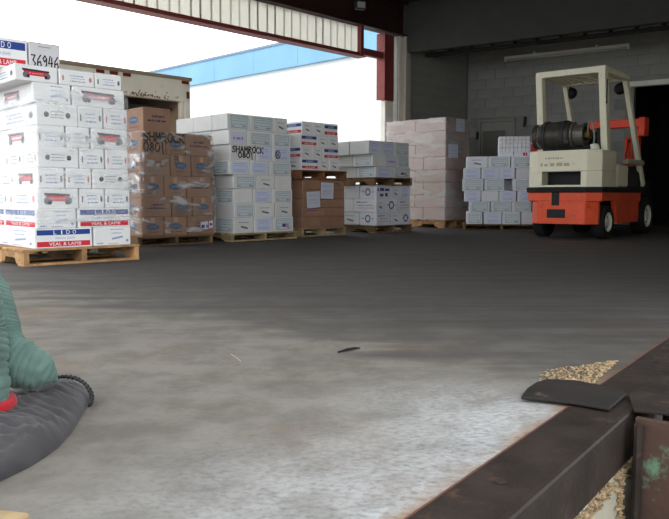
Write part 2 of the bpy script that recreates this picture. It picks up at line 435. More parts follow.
b = MB(); b.box(DS0 + DW * .13, DS1 - DW * .27, y0, y1, .02, 1.92, .006); b.build('door_leaf', dm2, dr)
y0, y1 = wy(0.0, 0.06); b = MB()
for zz in (0.5, 1.75): b.box(DS0 - .03, DS0 + .03, y0, y1, zz, zz + .16, .008)
b.build('hinge', M_dsteel, dr)
y0, y1 = wy(0.02, 0.06); b = MB(); b.box(DS1 - DW * .37, DS1 - DW * .31, y0, y1, 0.95, 1.1, .01); b.build('door_handle', M_dsteel, dr)
# dark store room beyond the roller opening
def wbox(name, x0, x1, ya, yb, z0, z1, m, parent=None, bev=0.0):
    y0, y1 = wy(ya, yb); bb = MB(); bb.box(x0, x1, y0, y1, z0, z1, bev); o = bb.build(name, m, parent, loc=tuple(CORN) if parent is None else (0, 0, 0), rot=(0, 0, ang_w) if parent is None else (0, 0, 0)); return o
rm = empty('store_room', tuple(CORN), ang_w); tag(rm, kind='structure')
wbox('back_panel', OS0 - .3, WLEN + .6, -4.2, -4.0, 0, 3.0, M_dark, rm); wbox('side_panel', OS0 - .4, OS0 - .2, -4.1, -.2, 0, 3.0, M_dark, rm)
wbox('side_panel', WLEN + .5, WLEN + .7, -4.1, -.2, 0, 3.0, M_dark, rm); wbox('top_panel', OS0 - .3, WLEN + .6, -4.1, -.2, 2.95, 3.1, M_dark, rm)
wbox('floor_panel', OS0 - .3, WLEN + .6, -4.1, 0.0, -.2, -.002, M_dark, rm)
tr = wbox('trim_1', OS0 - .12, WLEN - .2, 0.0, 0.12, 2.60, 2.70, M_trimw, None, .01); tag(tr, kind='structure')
# small dark fittings on the back wall
fx_m = M_dsteel
for px, py, hh, ww, nm, lb in ((525, 122, .16, .06, 'wall_bracket', 'small dark bracket on the block wall right of the grey door'), ):
    s_ = wall_s(px); zc = CAMH + (HOR - py) / FPX * (CORN + WD * s_).y
    y0, y1 = wy(0.026, 0.08); bb = MB(); bb.box(s_ - ww / 2, s_ + ww / 2, y0, y1, zc - hh / 2, zc + hh / 2, .012); bb.box(s_ - ww / 3, s_ + ww / 3, *wy(0.05, 0.12), zc - hh / 2 - .05, zc - hh / 4, .01)
    tag(bb.build(nm, fx_m, None, loc=tuple(CORN), rot=(0, 0, ang_w)), lb, 'bracket')
# fluorescent batten
s0, s1 = wall_s(505), wall_s(627)
zl = CAMH + ray(505, 60.5).z / ray(505, 60.5).y * (CORN + WD * s0).y - .05
lt = empty('strip_light', tuple(CORN + WD * ((s0 + s1) / 2) + WN * 0.1 + Vector((0, 0, zl))), ang_w)
tag(lt, 'long white fluorescent strip light, unlit, high on the back wall', 'light')
hl = (s1 - s0) / 2; bb = MB(); bb.prism([(-.05, .05), (-.07, .10), (.07, .10), (.05, .05)], 'x', -hl, hl); bb.build('housing', M_trimw, lt)
tb = mat('white_glass_tube', srgb(225, 226, 222), 0.25, 0.02)
for q in (-.025, .025):
    bb = MB(); bb.tube([(-hl + .04, q, .03), (hl - .04, q, .03)], .017, 10); bb.build('tube_lamp', tb, lt, True)
bb = MB(); bb.box(-hl - .005, -hl + .035, -.05, .05, .0, .07, .006); bb.build('end_cap', M_trimw, lt)
bb = MB(); bb.box(hl - .035, hl + .005, -.05, .05, .0, .07, .006); bb.build('end_cap', M_trimw, lt)
bb = MB(); bb.box(-hl * .5, -hl * .5 + .04, -.10 , -.0, .09, .13); bb.box(hl * .5, hl * .5 + .04, -.10, 0, .09, .13); bb.build('mounting_bracket', M_trimw, lt)

# deep dark bulkhead from the column to the right, open web joist behind it
BLEN = 6.0
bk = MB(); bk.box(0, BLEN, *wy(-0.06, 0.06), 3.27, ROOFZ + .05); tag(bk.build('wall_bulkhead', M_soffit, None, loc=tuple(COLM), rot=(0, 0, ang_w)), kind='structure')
jo = empty('open_web_joist', tuple(COLM - WN * 0.55), ang_w)
tag(jo, 'dark open-web steel roof joist running below the bulkhead edge', 'joist')
bb = MB(); bb.box(0.2, BLEN - .2, -.05, .05, 3.27, 3.33, .004); bb.build('bottom_chord', M_dsteel, jo)
bb = MB(); bb.box(0.2, BLEN - .2, -.05, .05, 3.88, 3.95, .004); bb.build('top_chord', M_dsteel, jo)
for k in range(12):
    x = .3 + k * .42; bb = MB(); bb.tube([(x, 0, 3.31), (x + .21, 0, 3.90)], .015, 6); bb.tube([(x + .21, 0, 3.90), (x + .42, 0, 3.31)], .015, 6); bb.build('web_bar', M_dsteel, jo)
# roof purlins that show above the opening
for k, t in enumerate((-5.2, -3.4, -1.6)):
    p0 = COLM + HA * t; bb = MB(); bb.box(0, .10, -5.5, -.12, ROOFZ - .16, ROOFZ + .02, .004)
    tag(bb.build('roof_purlin', M_dsteel, None, loc=tuple(p0), rot=(0, 0, ang_h)), ['roof purlin farthest from the white column', 'middle roof purlin above the opening', 'roof purlin nearest the white column'][k], 'purlin', 'roof purlins')

# header over the far opening: two maroon beams, ribbed siding between
def at_h(px, py, off=0.0):       # pixel -> (distance along the opening, height)
    r = ray(px, py); q = line_x(COLM + HB * off, HA, Vector((0, 0, 0)), Vector((r.x, r.y, 0))); return (q - COLM).dot(HA), CAMH + r.z * q.y / r.y
hd = empty('opening_header', tuple(COLM), ang_h); tag(hd, 'maroon framed header of ribbed beige siding over the far opening', 'header')
_, zlo = at_h(300, 45); _, zhi = at_h(398, 36); SE = at_h(362, 55)[0]; TE = at_h(381, 47)[0]
HL = -9.5
bb = MB(); bb.box(HL, SE, -.10, .10, zlo, zlo + .015); bb.box(HL, SE, -.01, .005, zlo + .015, zlo + .085); bb.build('lower_beam', M_maroon, hd)
bb = MB(); bb.box(HL, .05, -.12, .12, zhi, zhi + .02, .003); bb.box(HL, .05, -.01, .01, zhi + .02, ROOFZ); bb.box(HL, .05, -.12, .12, ROOFZ - .05, ROOFZ - .0); bb.build('upper_beam', mat('dark_maroon_steel', srgb(56, 34, 33), .6, .15), hd)
x = SE - .06; PWD = 0.36
me = MB(); me.box(-PWD + .004, 0, .04, .055, zlo + .07, zhi + .04); me.box(-PWD + .004, -PWD + .03, .028, .04, zlo + .07, zhi + .04, .004); me.box(-PWD * .5 - .015, -PWD * .5 + .015, .032, .04, zlo + .07, zhi + .04)
me = me.mesh('siding_panel'); me.materials.append(M_fibre)
while x > HL + .4:
    new_obj('siding_panel', me, None, hd, (x, 0, 0)); x -= PWD
bb = MB(); bb.box(SE - .08, SE, -.05, .05, zlo + .01, zhi + .02, .004); bb.build('end_post', M_maroon, hd)
bb = MB(); bb.box(SE, TE, -.05, .05, zlo + .05, zlo + .17, .004); bb.build('tie_beam', M_maroon, hd)
# column
cm = empty('corner_column', tuple(COLM), ang_h); tag(cm, 'cream corner column with maroon bracket beside the far opening', 'column')
k0, k1, k2, k3 = at_h(381, 70)[0], at_h(392.5, 70)[0], at_h(401, 70)[0], at_h(406, 70)[0]
bb = MB(); bb.box(k1 + .17, k2 + .08, -.02, .26, 0, zhi, .006); bb.build('outer_post', M_trimw, cm)
bb = MB(); bb.box(k2 + .02, k3 + .03, -.10, -.02, 0, zhi, .006); bb.build('inner_post', mat('shaded_trim_paint', srgb(190, 182, 170), .6, .06), cm)  # inner face of the cream column, its shade put into a darker cream
_, zb0 = at_h(388, 101)
bb = MB(); bb.box(k0 + .02, k1, -.04, .06, zb0, zhi - .03, .006); bb.box(k0, k0 + .02, -.09, .11, zb0, zhi - .03); bb.build('bracket', M_maroon, cm)
bb = MB(); bb.box(k0 + .10, k1, -.02, .10, 0, zb0, .006); bb.build('jamb', M_trimw, cm)

# small flood lamp under the roof
fl_ = empty('flood_lamp', tuple(D(360, 5, 12.4)), R(20)); tag(fl_, 'small grey flood lamp hung on the dark beam under the roof', 'lamp')
bb = MB(); bb.box(-.09, .09, -.06, .04, -.08, .06, .015); bb.build('housing', M_dsteel, fl_); bb = MB(); bb.box(-.07, .07, -.066, -.06, -.06, .04); bb.build('lens', mat('grey_lens', srgb(170, 170, 170), .2, .02), fl_)
bb = MB(); bb.tube([(0, 0, .05), (0, 0, .35)], .012, 6); bb.build('stem', M_dsteel, fl_)

# ------------------------------------------------------------------ outside: neighbour with a blue fascia, trailer at the opening
nb0 = D(346, 58, 20.0); nbd = HB.copy(); zb = nb0.z; ang_b = math.atan2(nbd.y, nbd.x)
nbd_o = empty('neighbour_building', (nb0.x, nb0.y, -1.2), ang_b); tag(nbd_o, 'white building with a pale blue fascia band, seen through the opening', 'building')
M_nbw = mat('white_render', srgb(238, 238, 236), .8, .02); M_sky = mat('sky_blue_fascia_paint', (0.22, 0.43, 0.64, 1), .6, .08, .8)
bb = MB(); bb.box(-2.2, 14, -3, 0, 0, zb + 1.2 + .3); bb.build('wall', M_nbw, nbd_o)
for k in range(9):
    x = -2.2 + k * 2.0; bb = MB(); bb.box(x, x + 1.99, -.3, .14, zb + 1.2, zb + 1.2 + .70); bb.build('fascia_panel', M_sky, nbd_o)
bb = MB(); bb.box(-2.2, 15.8, -3, .17, zb + 1.9, zb + 1.97); bb.build('roof_edge', mat('grey_blue_flashing', srgb(120, 140, 160), .5, .05), nbd_o)

tp_s, tp_z = at_h(190, 78, .35)
tl = empty('box_trailer', tuple(COLM + HB * .35 + HA * tp_s), ang_h); tag(tl, 'white rusty box trailer with open rear, backed up behind the stacks', 'trailer')
M_trl = mat('rusty_white_trailer_paint', srgb(232, 226, 208), .55, .06, 3, spots=srgb(104, 62, 40), spot_amt=.0, sscale=9)
M_trin = mat('tan_trailer_lining', srgb(186, 160, 134), .8, .12, 3); M_redm = mat('red_marker_lens', srgb(120, 36, 36), .4, .05)
TW = 2.5; TZ = tp_z
bb = MB(); bb.box(-TW, 0, 0, .12, TZ - .36, TZ - .03, .01); lint = bb.build('lintel', M_trl, tl)
bb = MB(); bb.box(-TW - .02, .02, -.03, .15, TZ - .05, TZ, .008); bb.build('roof_rail', mat('weathered_rail', srgb(150, 136, 116), .6, .15, 6), lint)
fr_ = Flat(.001); rgr = random.Random(11)
for _ in range(90):
    cxr = -1.15 + rgr.betavariate(2, 2) * .8 if rgr.random() < .7 else rgr.uniform(-1.3, -.2); zr = TZ - .345 + abs(rgr.gauss(0, .035)); rr = rgr.uniform(.004, .014)
    fr_.poly([(cxr + rr * rgr.uniform(.6, 1.4) * math.cos(q), zr + rr * rgr.uniform(.6, 1.3) * math.sin(q)) for q in (0, 1.05, 2.1, 3.14, 4.2, 5.2)])
tag(new_obj('rust_patch', fr_.mesh('rust_patch', mat('rust_flakes', srgb(112, 74, 44), .9, .3, 30)), None, lint), kind='stuff')
for x in (-.09, -TW / 2, -TW / 2 - .2, -TW / 2 + .2): bb = MB(); bb.box(x - .06, x + .06, -.012, .005, TZ - .10, TZ - .055, .004); bb.build('marker_light', M_redm, lint)
for x0 in (-.09, -TW):
    bb = MB(); bb.box(x0, x0 + .09, 0, .12, -.15, TZ - .03, .008); pp = bb.build('corner_post', M_trl, tl)
    bb = MB(); bb.box(x0 + .10 if x0 < -1 else x0 - .07, x0 + .16 if x0 < -1 else x0 - .01, .03, .10, -.1, TZ - .34, .006); bb.build('door_track', M_trl, pp)
    for zz in (.4, 1.2, 2.0): bb = MB(); bb.box(x0 + .02, x0 + .07, -.018, .0, zz, zz + .1, .004); bb.build('hinge', mat('rust_brown', srgb(98, 58, 42), .8, .2, 20), pp)
bb = MB(); bb.box(-TW, -TW + .04, .12, 7, -.1, TZ - .04); bb.build('side_wall', M_trin, tl)
bb = MB(); bb.box(-.04, 0, .12, 7, -.1, TZ - .04); bb.build('side_wall', M_trin, tl)
for x0 in (-TW - .012, 0): bb = MB(); bb.box(x0, x0 + .012, .12, 7, -.2, TZ - .03); bb.build('side_skin', M_trl, tl)
bb = MB(); bb.box(-TW, 0, 6.95, 7, -.1, TZ - .04); bb.build('front_wall', M_trin, tl)
bb = MB(); bb.box(-TW, 0, .0, 7, TZ - .03, TZ - .005); bb.build('roof', M_trl, tl)
bb = MB(); bb.box(-TW, 0, .0, 7, -.2, -.02); bb.build('deck', M_woodB, tl)
bb = MB(); bb.box(-TW + .1, -.1, .35, 1.6, TZ - .46, TZ - .42); bb.build('rolled_door', M_dsteel, tl)
bb = MB(); bb.box(-TW + .06, -.06, .75, .79, 0, TZ - .55); bb.build('load_board', M_trin, tl)
bb = MB(); bb.box(-TW - .02, .02, .2, .5, -1.0, -.2); bb.box(-TW + .3, -.3, 1.2, 3.2, -.9, -.35); bb.build('underframe', M_dsteel, tl)
for x in (-TW + .15, -.4):
    bb = MB(); bb.lathe([(0, 0), (.3, 0), (.48, .03), (.5, .1), (.48, .2), (0, .22)], 24, Matrix.Translation((x, 2.2, -.7)) @ Matrix.Rotation(R(90), 4, 'Y')); bb.build('wheel', M_black, tl)

# ------------------------------------------------------------------ cartons
CART = {}
def carton_mesh(w, d, h, m):
    k = (round(w, 2), round(d, 2), round(h, 3), m.name)
    if k not in CART:
        w, d = k[0], k[1]
        b = MB(); t = 0.003
        b.box(-w / 2, w / 2, -d / 2, d / 2, 0, h - t, 0.006)
        g = 0.002     # the two closing flaps on top
        if w >= d:
            b.box(-w / 2 + .003, w / 2 - .003, -d / 2 + .003, -g, h - t - .0005, h); b.box(-w / 2 + .003, w / 2 - .003, g, d / 2 - .003, h - t - .0005, h)
        else:
            b.box(-w / 2 + .003, -g, -d / 2 + .003, d / 2 - .003, h - t - .0005, h); b.box(g, w / 2 - .003, -d / 2 + .003, d / 2 - .003, h - t - .0005, h)
        me = b.mesh('carton'); me.materials.append(m); CART[k] = me
    return CART[k]
PR = {}
def prints(kind, w, h):
    """list of (part name, mesh, [sub-parts]) for a face w x h, centred on x, z from 0"""
    k = (kind, round(w, 2), round(h, 2))
    if k in PR: return PR[k]
    w, h = k[1], k[2]; rg = random.Random(hash(k) & 0xffff); out = []
    rg = random.Random(int(w * 1000) * 31 + int(h * 1000) + len(kind))
    a = 0.0009
    if kind == 'lido':
        x0, x1 = -w * .46, w * .46
        sub = [('lettering', Flat(2 * a).text('L', -w * .18, h * .69, -w * .13, h * .89).text('I', -w * .05, h * .69, -w * .03, h * .89).text('D', w * .04, h * .69, w * .10, h * .89).text('O', w * .15, h * .69, w * .21, h * .89).mesh('lettering', M_whp))]
        out.append(('blue_band', Flat(a).rect(x0, h * .66, x1, h * .92).mesh('blue_band', M_blue), sub))
        out.append(('slogan', Flat(a).text('Fabulous Quality', -w * .16, h * .42, w * .19, h * .57, .35).mesh('slogan', M_script), []))
        out.append(('red_band', Flat(a).rect(x0, h * .08, x1, h * .34).mesh('red_band', M_red), [('lettering', Flat(2 * a).text('VEAL & LAMB', -w * .26, h * .13, w * .30, h * .29).mesh('lettering', M_whp))]))
    elif kind == 'lido_small':
        x0, x1 = -w * .46, w * .46
        out.append(('blue_band', Flat(a).rect(x0, h * .62, x1, h * .86).mesh('blue_band', M_blue), [('lettering', Flat(2 * a).text('LIDO', -w * .2, h * .67, w * .2, h * .81).mesh('lettering', M_whp))]))
        out.append(('red_band', Flat(a).rect(x0, h * .14, x1, h * .36).mesh('red_band', M_red), [('lettering', Flat(2 * a).text('VEAL & LAMB', -w * .28, h * .18, w * .28, h * .31).mesh('lettering', M_whp))]))
    elif kind in ('wagon', 'wagon_faded'):
        f = kind == 'wagon_faded'
        Mr = M_rose if f else M_red; Md = M_gprint if f else M_dkpr
        q = min(w * .36, h * 1.25); z = h * .5
        out.append(('wagon_print', Flat(a).poly([(-q * .75, z - h * .12), (q * .7, z - h * .14), (q * .8, z + h * .16), (-q * .85, z + h * .18)]).mesh('wagon_print', Mr),
                    [('lettering', Flat(2 * a).scribble_line(-q * .5, q * .5, z - h * .03, h * .1, rg).mesh('lettering', M_rose if not f else M_whp)),
                     ('canopy_print', Flat(2 * a).poly([(-q * .9, z + h * .16), (q * .85, z + h * .13), (q * .8, z + h * .24), (-q * .95, z + h * .29)]).mesh('canopy_print', Md))]))
        wh = Flat(2.5 * a)
        for sx in (-.72, .72): wh.ellipse(q * sx, z - h * .10, h * .17, h * .19)
        hb = Flat(3 * a)
        for sx in (-.55, .6): hb.ellipse(q * sx, z - h * .18, h * .10, h * .11)
        out.append(('wheel_print', wh.mesh('wheel_print', M_gprint), [('hub_print', hb.mesh('hub_print', Md))]))
    elif kind == 'wheels':
        q = w * .26; wh = Flat(a)
        for sx in (-1, 1): wh.ellipse(q * sx, h * .5, h * .12, h * .13)
        out.append(('wheel_print', wh.mesh('wheel_print', M_dkpr), []))
        t = Flat(a)
        for zz in (.62, .48, .35): t.scribble_line(-q * .6, q * .6, h * zz, h * .05, rg)
        out.append(('small_print', t.mesh('small_print', M_gprint), []))
    elif kind in ('fine', 'fine_red'):
        t = Flat(a)
        t.scribble_line(-w * .22, w * .18, h * .62, h * .07, rg); t.scribble_line(-w * .18, w * .22, h * .46, h * .05, rg); t.scribble_line(-w * .2, w * .24, h * .26, h * .08, rg)
        out.append(('small_print', t.mesh('small_print', M_script), []))
        c = Flat(a).ellipse(w * .38, h * .48, w * .045, h * .17).rect(-w * .42, h * .3, -w * .37, h * .62)
        out.append(('crest_print', c.mesh('crest_print', M_rose if kind == 'fine_red' else M_gprint), []))
    elif kind == 'fine_label':
        t = Flat(a); t.scribble_line(-w * .05, w * .3, h * .82, h * .05, rg); t.scribble_line(-w * .02, w * .24, h * .62, h * .06, rg); t.rect(-w * .02, h * .3, w * .28, h * .4, h * .1)
        t.scribble_line(-w * .42, -w * .25, h * .1, h * .08, rg); t.scribble_line(-w * .12, w * .15, h * .08, h * .05, rg)
        out.append(('small_print', t.mesh('small_print', M_script), [])); out.append(('crest_print', Flat(a).ellipse(w * .4, h * .24, w * .035, h * .08).mesh('crest_print', M_script), []))
    elif kind == 'oval':
        out.append(('oval_print', Flat(a).ellipse(0, h * .5, min(w * .30, h * .38), h * .15).mesh('oval_print', M_oval), [('lettering', Flat(2 * a).scribble_line(-w * .18, w * .18, h * .47, h * .08, rg).mesh('lettering', M_oval2))]))
        out.append(('small_print', Flat(a).scribble_line(-w * .25, w * .25, h * .2, h * .04, rg).mesh('small_print', M_navy), []))
    elif kind == 'lines2':
        t = Flat(a); t.scribble_line(-w * .18, w * .26, h * .60, h * .09, rg); t.scribble_line(-w * .34, w * .34, h * .42, h * .09, rg)
        out.append(('lettering', t.mesh('lettering', M_navy), []))
    elif kind == 'tlabel':
        x0, x1, z0, z1 = -w * .34, w * .40, h * .12, h * .86; e = .006
        fr = Flat(2 * a).rect(x0, z0, x1, z0 + e).rect(x0, z1 - e, x1, z1).rect(x0, z0, x0 + e, z1).rect(x1 - e, z0, x1, z1)
        for zz in (.35, .55, .7): fr.rect(x0 + .02, h * zz, x1 - .03, h * zz + .004)
        fr.scribble_line(x0 + .02, x0 + w * .15, h * .2, h * .08, rg); fr.scribble_line(x1 - w * .2, x1 - .02, h * .2, h * .1, rg)
        out.append(('printed_label', Flat(a).rect(x0, z0, x1, z1).mesh('printed_label', M_tealbg), [('label_lines', fr.mesh('label_lines', M_teal))]))
    elif kind == 'paper':
        x0, x1, z0, z1 = -w * .38, w * .44, h * .08, h * .92
        t = Flat(2 * a)
        for zz in (.75, .6, .3, .2): t.scribble_line(x0 + .03, x1 - .05, h * zz, h * .045, rg)
        out.append(('paper_label', Flat(a).rect(x0, z0, x1, z1).mesh('paper_label', M_lav), [('small_print', t.mesh('small_print', M_script))]))
    elif kind == 'flag':
        out = list(prints('tlabel', w, h)); out.append(('flag_print', Flat(3 * a).rect(-w * .05, h * .3, w * .12, h * .52).mesh('flag_print', M_purple), [])); out.append(('stripe_print', Flat(3 * a).rect(w * .14, h * .28, w * .26, h * .52).mesh('stripe_print', M_rose), []))
    elif kind == 'stamp':
        out.append(('paper_label', Flat(a).rect(-w * .38, h * .08, w * .44, h * .92).mesh('paper_label', M_paper), [])); out.append(('stamp', Flat(2 * a).scribble_line(-w * .25, w * .3, h * .35, h * .2, rg).mesh('stamp', mat('violet_stamp_ink', srgb(170, 130, 190), .6, .1)), []))
    elif kind == 'ring':
        out.append(('ring_print', Flat(a).ring(0, h * .5, h * .28, h * .3, h * .11).mesh('ring_print', M_purple), [])); out.append(('small_print', Flat(a).rect(-w * .36, h * .5, -w * .2, h * .55).rect(w * .22, h * .48, w * .36, h * .53).mesh('small_print', M_navy), []))
    elif kind == 'redtext':
        t = Flat(a); t.scribble_line(-w * .3, w * .35, h * .45, h * .1, rg); t.rect(-w * .4, h * .28, w * .4, h * .32); out.append(('lettering', t.mesh('lettering', M_rose), [])); out.append(('small_print', Flat(a).scribble_line(-w * .35, w * .1, h * .68, h * .09, rg).mesh('small_print', M_purple), []))
    elif kind == 'bold':
        t = Flat(a); t.scribble_line(-w * .42, w * .42, h * .58, h * .28, rg); t.scribble_line(-w * .25, w * .3, h * .16, h * .28, rg); out.append(('lettering', t.mesh('lettering', M_purple), []))
    elif kind == 'slash':
        t = Flat(a).rect(-w * .15, h * .36, w * .2, h * .48, -h * .12).scribble_line(-w * .25, w * .25, h * .66, h * .05, rg); out.append(('small_print', t.mesh('small_print', mat('slate_print', srgb(96, 104, 130), .6, .1)), []))
    elif kind == 'cross':
        out.append(('string', Flat(.003).rect(-w / 2, h * .47, w / 2, h * .53).rect(-w * .03, 0, w * .03, h).mesh('string', M_tie), []))
    elif kind == 'redend':
        out.append(('red_panel', Flat(a).rect(-w * .45, h * .08, w * .45, h * .92).mesh('red_panel', M_red), []))
    elif kind == 'redpatch':
        out.append(('red_patch', Flat(a).rect(w * .05, h * .25, w * .18, h * .95).rect(w * .22, h * .25, w * .3, h * .95).mesh('red_patch', M_red), []))
    PR[k] = out; return out
def put_prints(c, kind, face, w, d, h):
    if kind in (None, 'plain'): return
    fw = w if face == 'front' else d
    if face == 'front': loc, rot = (0, -d / 2, 0), (0, 0, 0)
    else: loc, rot = (-w / 2, 0, 0), (0, 0, -math.pi / 2)
    for nm, me, subs in prints(kind, fw, h):
        o = new_obj(nm, me, None, c, loc, rot)
        for sn, sme in subs: new_obj(sn, sme, None, o)
TAPE = {}
def put_tape(c, w, d, h, face):
    k = (round(w, 2), round(d, 2), round(h, 2), face)
    if k not in TAPE:
        f = Flat(.0006)
        fw = k[0] if face == 'front' else k[1]
        f.rect(-.025, h * .70, .025, h * .97)
        TAPE[k] = f.mesh('tape', M_tape)
    loc, rot = ((0, -d / 2, 0), (0, 0, 0)) if face == 'front' else ((-w / 2, 0, 0), (0, 0, -math.pi / 2))
    new_obj('tape', TAPE[k], None, c, loc, rot)

KDESC = {'lido': 'blue-and-red banded', 'lido_small': 'blue-and-red banded', 'wagon': 'red-wagon', 'wagon_faded': 'faded-wagon', 'wheels': 'two-wheel print', 'fine': 'fine-print', 'fine_red': 'fine-print',
         'fine_label': 'slanted-label', 'oval': 'blue oval', 'lines2': 'lettered', 'tlabel': 'teal-labelled', 'paper': 'paper-labelled', 'flag': 'flag-stamped', 'stamp': 'violet-stamped',
         'ring': 'purple-ring', 'redtext': 'red-lettered', 'bold': 'purple-lettered', 'slash': 'slash-print', 'cross': 'string-tied', 'redpatch': 'red-patched', 'plain': 'plain', None: 'plain', 'redend': 'red-ended'}
ORD = ['bottom', 'second', 'third', 'fourth', 'fifth', 'sixth', 'seventh', 'eighth', 'ninth', 'tenth']
def pos_word(i, n):
    if n == 1: return 'only one'
    if n == 2: return ('left', 'right')[i]
    if n == 3: return ('left', 'middle', 'right')[i]
    if n == 4: return ('left', 'second', 'third', 'right')[i]
    return ('left', 'second', 'third', 'fourth', 'right', 'sixth', 'seventh')[i]

def frame(px, py, rz):           # ground corner from pixel
    c = G(px, py); a = Vector((math.cos(rz), math.sin(rz), 0)); b_ = Vector((-a.y, a.x, 0)); return c, a, b_
def hit(c, d, px, py):           # local distance along d (from c) seen at pixel column px
    r = ray(px, py); q = line_x(c, d, Vector((0, 0, 0)), Vector((r.x, r.y, 0))); return (q - c).dot(d)
STK = {}
def stack(key, colour, where, corner, rz, ys, rows, m, depth, lstep, jit=0.4, tape=False, inset=0.02, setback=0.0, group=None):
    """ys: pixel rows at the near corner, bottom to top. rows: (front pixel columns, front prints, left pixel columns, left prints)"""
    c0, a, b_ = corner
    c0 = Vector((c0.x, c0.y, 0)) + b_ * (inset + setback)
    rng = random.Random(len(key) * 77 + int(depth * 100)); made = {}
    n = len(rows)
    for ri, (fx, fk, lx, lk) in enumerate(rows):
        ym = (ys[ri] + ys[ri + 1]) / 2
        xs = [hit(c0, a, p, ym) for p in fx]
        cr = c0 + a * xs[0]
        # heights read on the near corner
        z0, z1 = (CAMH + ray(fx[0], y).z * cr.y / ray(fx[0], y).y for y in (ys[ri], ys[ri + 1]))
        if ri > 0: z0 = STK[key + '_z']
        else: STK[key + '_z0'] = z0
        STK[key + '_z'] = z1; h = z1 - z0
        ls = [0.0] + [hit(cr, b_, p, ym) for p in lx]
        if len(ls) == 1: ls.append(lstep)
        while ls[-1] + lstep * .6 < depth: ls.append(min(ls[-1] + lstep, depth) if depth - ls[-1] - lstep > .12 else depth)
        W = xs[-1] - xs[0]; g = 0.003
        rw = 'top' if ri == n - 1 and n > 1 else ORD[ri]
        def put(x0, x1, y0, y1, fkind, lkind, label, grp):
            w, d = math.floor((x1 - x0 - 2 * g) * 100) / 100, math.floor((y1 - y0 - 2 * g) * 100) / 100
            ctr = c0 + a * ((x0 + x1) / 2) + b_ * ((y0 + y1) / 2)
            o = new_obj('carton', carton_mesh(w, d, h, m), None, None, (ctr.x, ctr.y, z0), (0, 0, rz + R(rng.uniform(-jit, jit))))
            put_prints(o, fkind, 'front', w, d, h); put_prints(o, lkind, 'left', w, d, h)
            if tape:
                if fkind == 'oval': put_tape(o, w, d, h, 'front')
            tag(o, label, 'carton', grp); return o
        nf = len(xs) - 1
        for i in range(nf):
            lkd = lk[0] if (i == 0 and lk) else None
            if fk[i] == 'gap': continue
            o = put(xs[i], xs[i + 1], ls[0], ls[1], fk[i], lkd, f'{KDESC[fk[i]]} {colour} carton, {pos_word(i, nf)} of {rw} row, front of {where}', group or f'cartons of {where}')
            made[(ri, i)] = o
        wl = min(.52, W * .55)
        for j in range(1, len(ls) - 1):
            lkd = lk[j] if j < len(lk) else None
            lbl = f'{KDESC[lkd]} {colour} carton, {rw} row, {["", "second", "third", "fourth", "fifth"][min(j,4)]} from corner, left side of {where}'
            made[(ri, 'L%d' % j)] = put(xs[0], xs[0] + wl, ls[j], ls[j + 1], None, lkd, lbl, group or f'cartons of {where}')
            if j == len(ls) - 2 or ri == n - 1:
                put(xs[0] + wl, xs[-1], ls[j], ls[j + 1], None, None, f'plain {colour} carton hidden at the rear of {where}', f'hidden rear cartons of {where}')
        STK[key + '_w'] = W; STK[key + '_c'] = (c0, a, b_)
    return made

def pallet(label, c, a, b_, x0, x1, depth, z0, h, m, grp='wooden pallets'):
    rz = math.atan2(a.y, a.x)
    p = empty('pallet', tuple(c + a * x0 + Vector((0, 0, z0))), rz); tag(p, label, 'pallet', grp)
    w = x1 - x0; t = 0.018; rg = random.Random(int(w * 1000) + int(c.y * 100))
    nb = 7; bw = depth / (nb + 1.6)
    for k in range(nb):
        y = k * (depth - bw) / (nb - 1); bb = MB(); bb.box(-.01, w + .01, y, y + bw, h - t, h, .003); bb.build('deck_board', m, p, rot=(0, 0, R(rg.uniform(-.3, .3))))
    for k in range(3):
        x = (0, (w - .04) / 2, w - .04)[k]; bb = MB()
        zt, zb_ = h - t, t; nz = zb_ + (zt - zb_) * .45
        bb.prism([(0.0, zb_), (depth * .15, zb_), (depth * .18, nz), (depth * .36, nz), (depth * .39, zb_), (depth * .61, zb_), (depth * .64, nz), (depth * .82, nz), (depth * .85, zb_), (depth, zb_), (depth, zt), (0, zt)], 'x', x, x + .04)
        bb.build('stringer', m, p)
    for y in (0, (depth - bw) / 2, depth - bw):
        bb = MB(); bb.box(-.005, w + .005, y, y + bw, 0, t, .003); bb.build('bottom_board', m, p)
    return p

def film(label, c, a, b_, x0, x1, y0, y1, z0, z1, m, seed=1, amp=.004, top=None):
    """thin stretch film round a load"""
    rg = random.Random(seed); bm = bmesh.new(); nz = 18
    path = []; n = 16
    r_ = .012; g = .012
    X0, X1, Y0, Y1 = x0 - g, x1 + g, y0 - g, y1 + g
    for k in range(n): path.append((X0 + (X1 - X0) * k / n, Y0))
    for k in range(n): path.append((X1, Y0 + (Y1 - Y0) * k / n))
    for k in range(n): path.append((X1 - (X1 - X0) * k / n, Y1))
    for k in range(n): path.append((X0, Y1 - (Y1 - Y0) * k / n))
    cx, cy = (X0 + X1) / 2, (Y0 + Y1) / 2; rings = []
    for j in range(nz + 1):
        z = z0 + (z1 - z0) * j / nz; t_ = j / nz
        sx = lambda q: q if top is None else q + (top[0] - x0) * t_ * (X1 - q) / (X1 - X0) + (top[1] - x1) * t_ * (q - X0) / (X1 - X0)
        rings.append([bm.verts.new((sx(px) + (1 if px > cx else -1) * rg.uniform(0, amp), py + (1 if py > cy else -1) * rg.uniform(0, amp), z + rg.uniform(-.004, .004))) for px, py in path])
    N_ = len(path)
    for A, B in zip(rings, rings[1:]):
        for k in range(N_): bm.faces.new((A[k], A[(k + 1) % N_], B[(k + 1) % N_], B[k]))
    me = bpy.data.meshes.new('stretch_wrap'); bm.to_mesh(me); bm.free(); me.materials.append(m)
    for p in me.polygons: p.use_smooth = True
    o = new_obj('stretch_wrap', me, None, None, tuple(c), (0, 0, math.atan2(a.y, a.x))); tag(o, label, 'stretch wrap', 'stretch wrap round loads'); return o
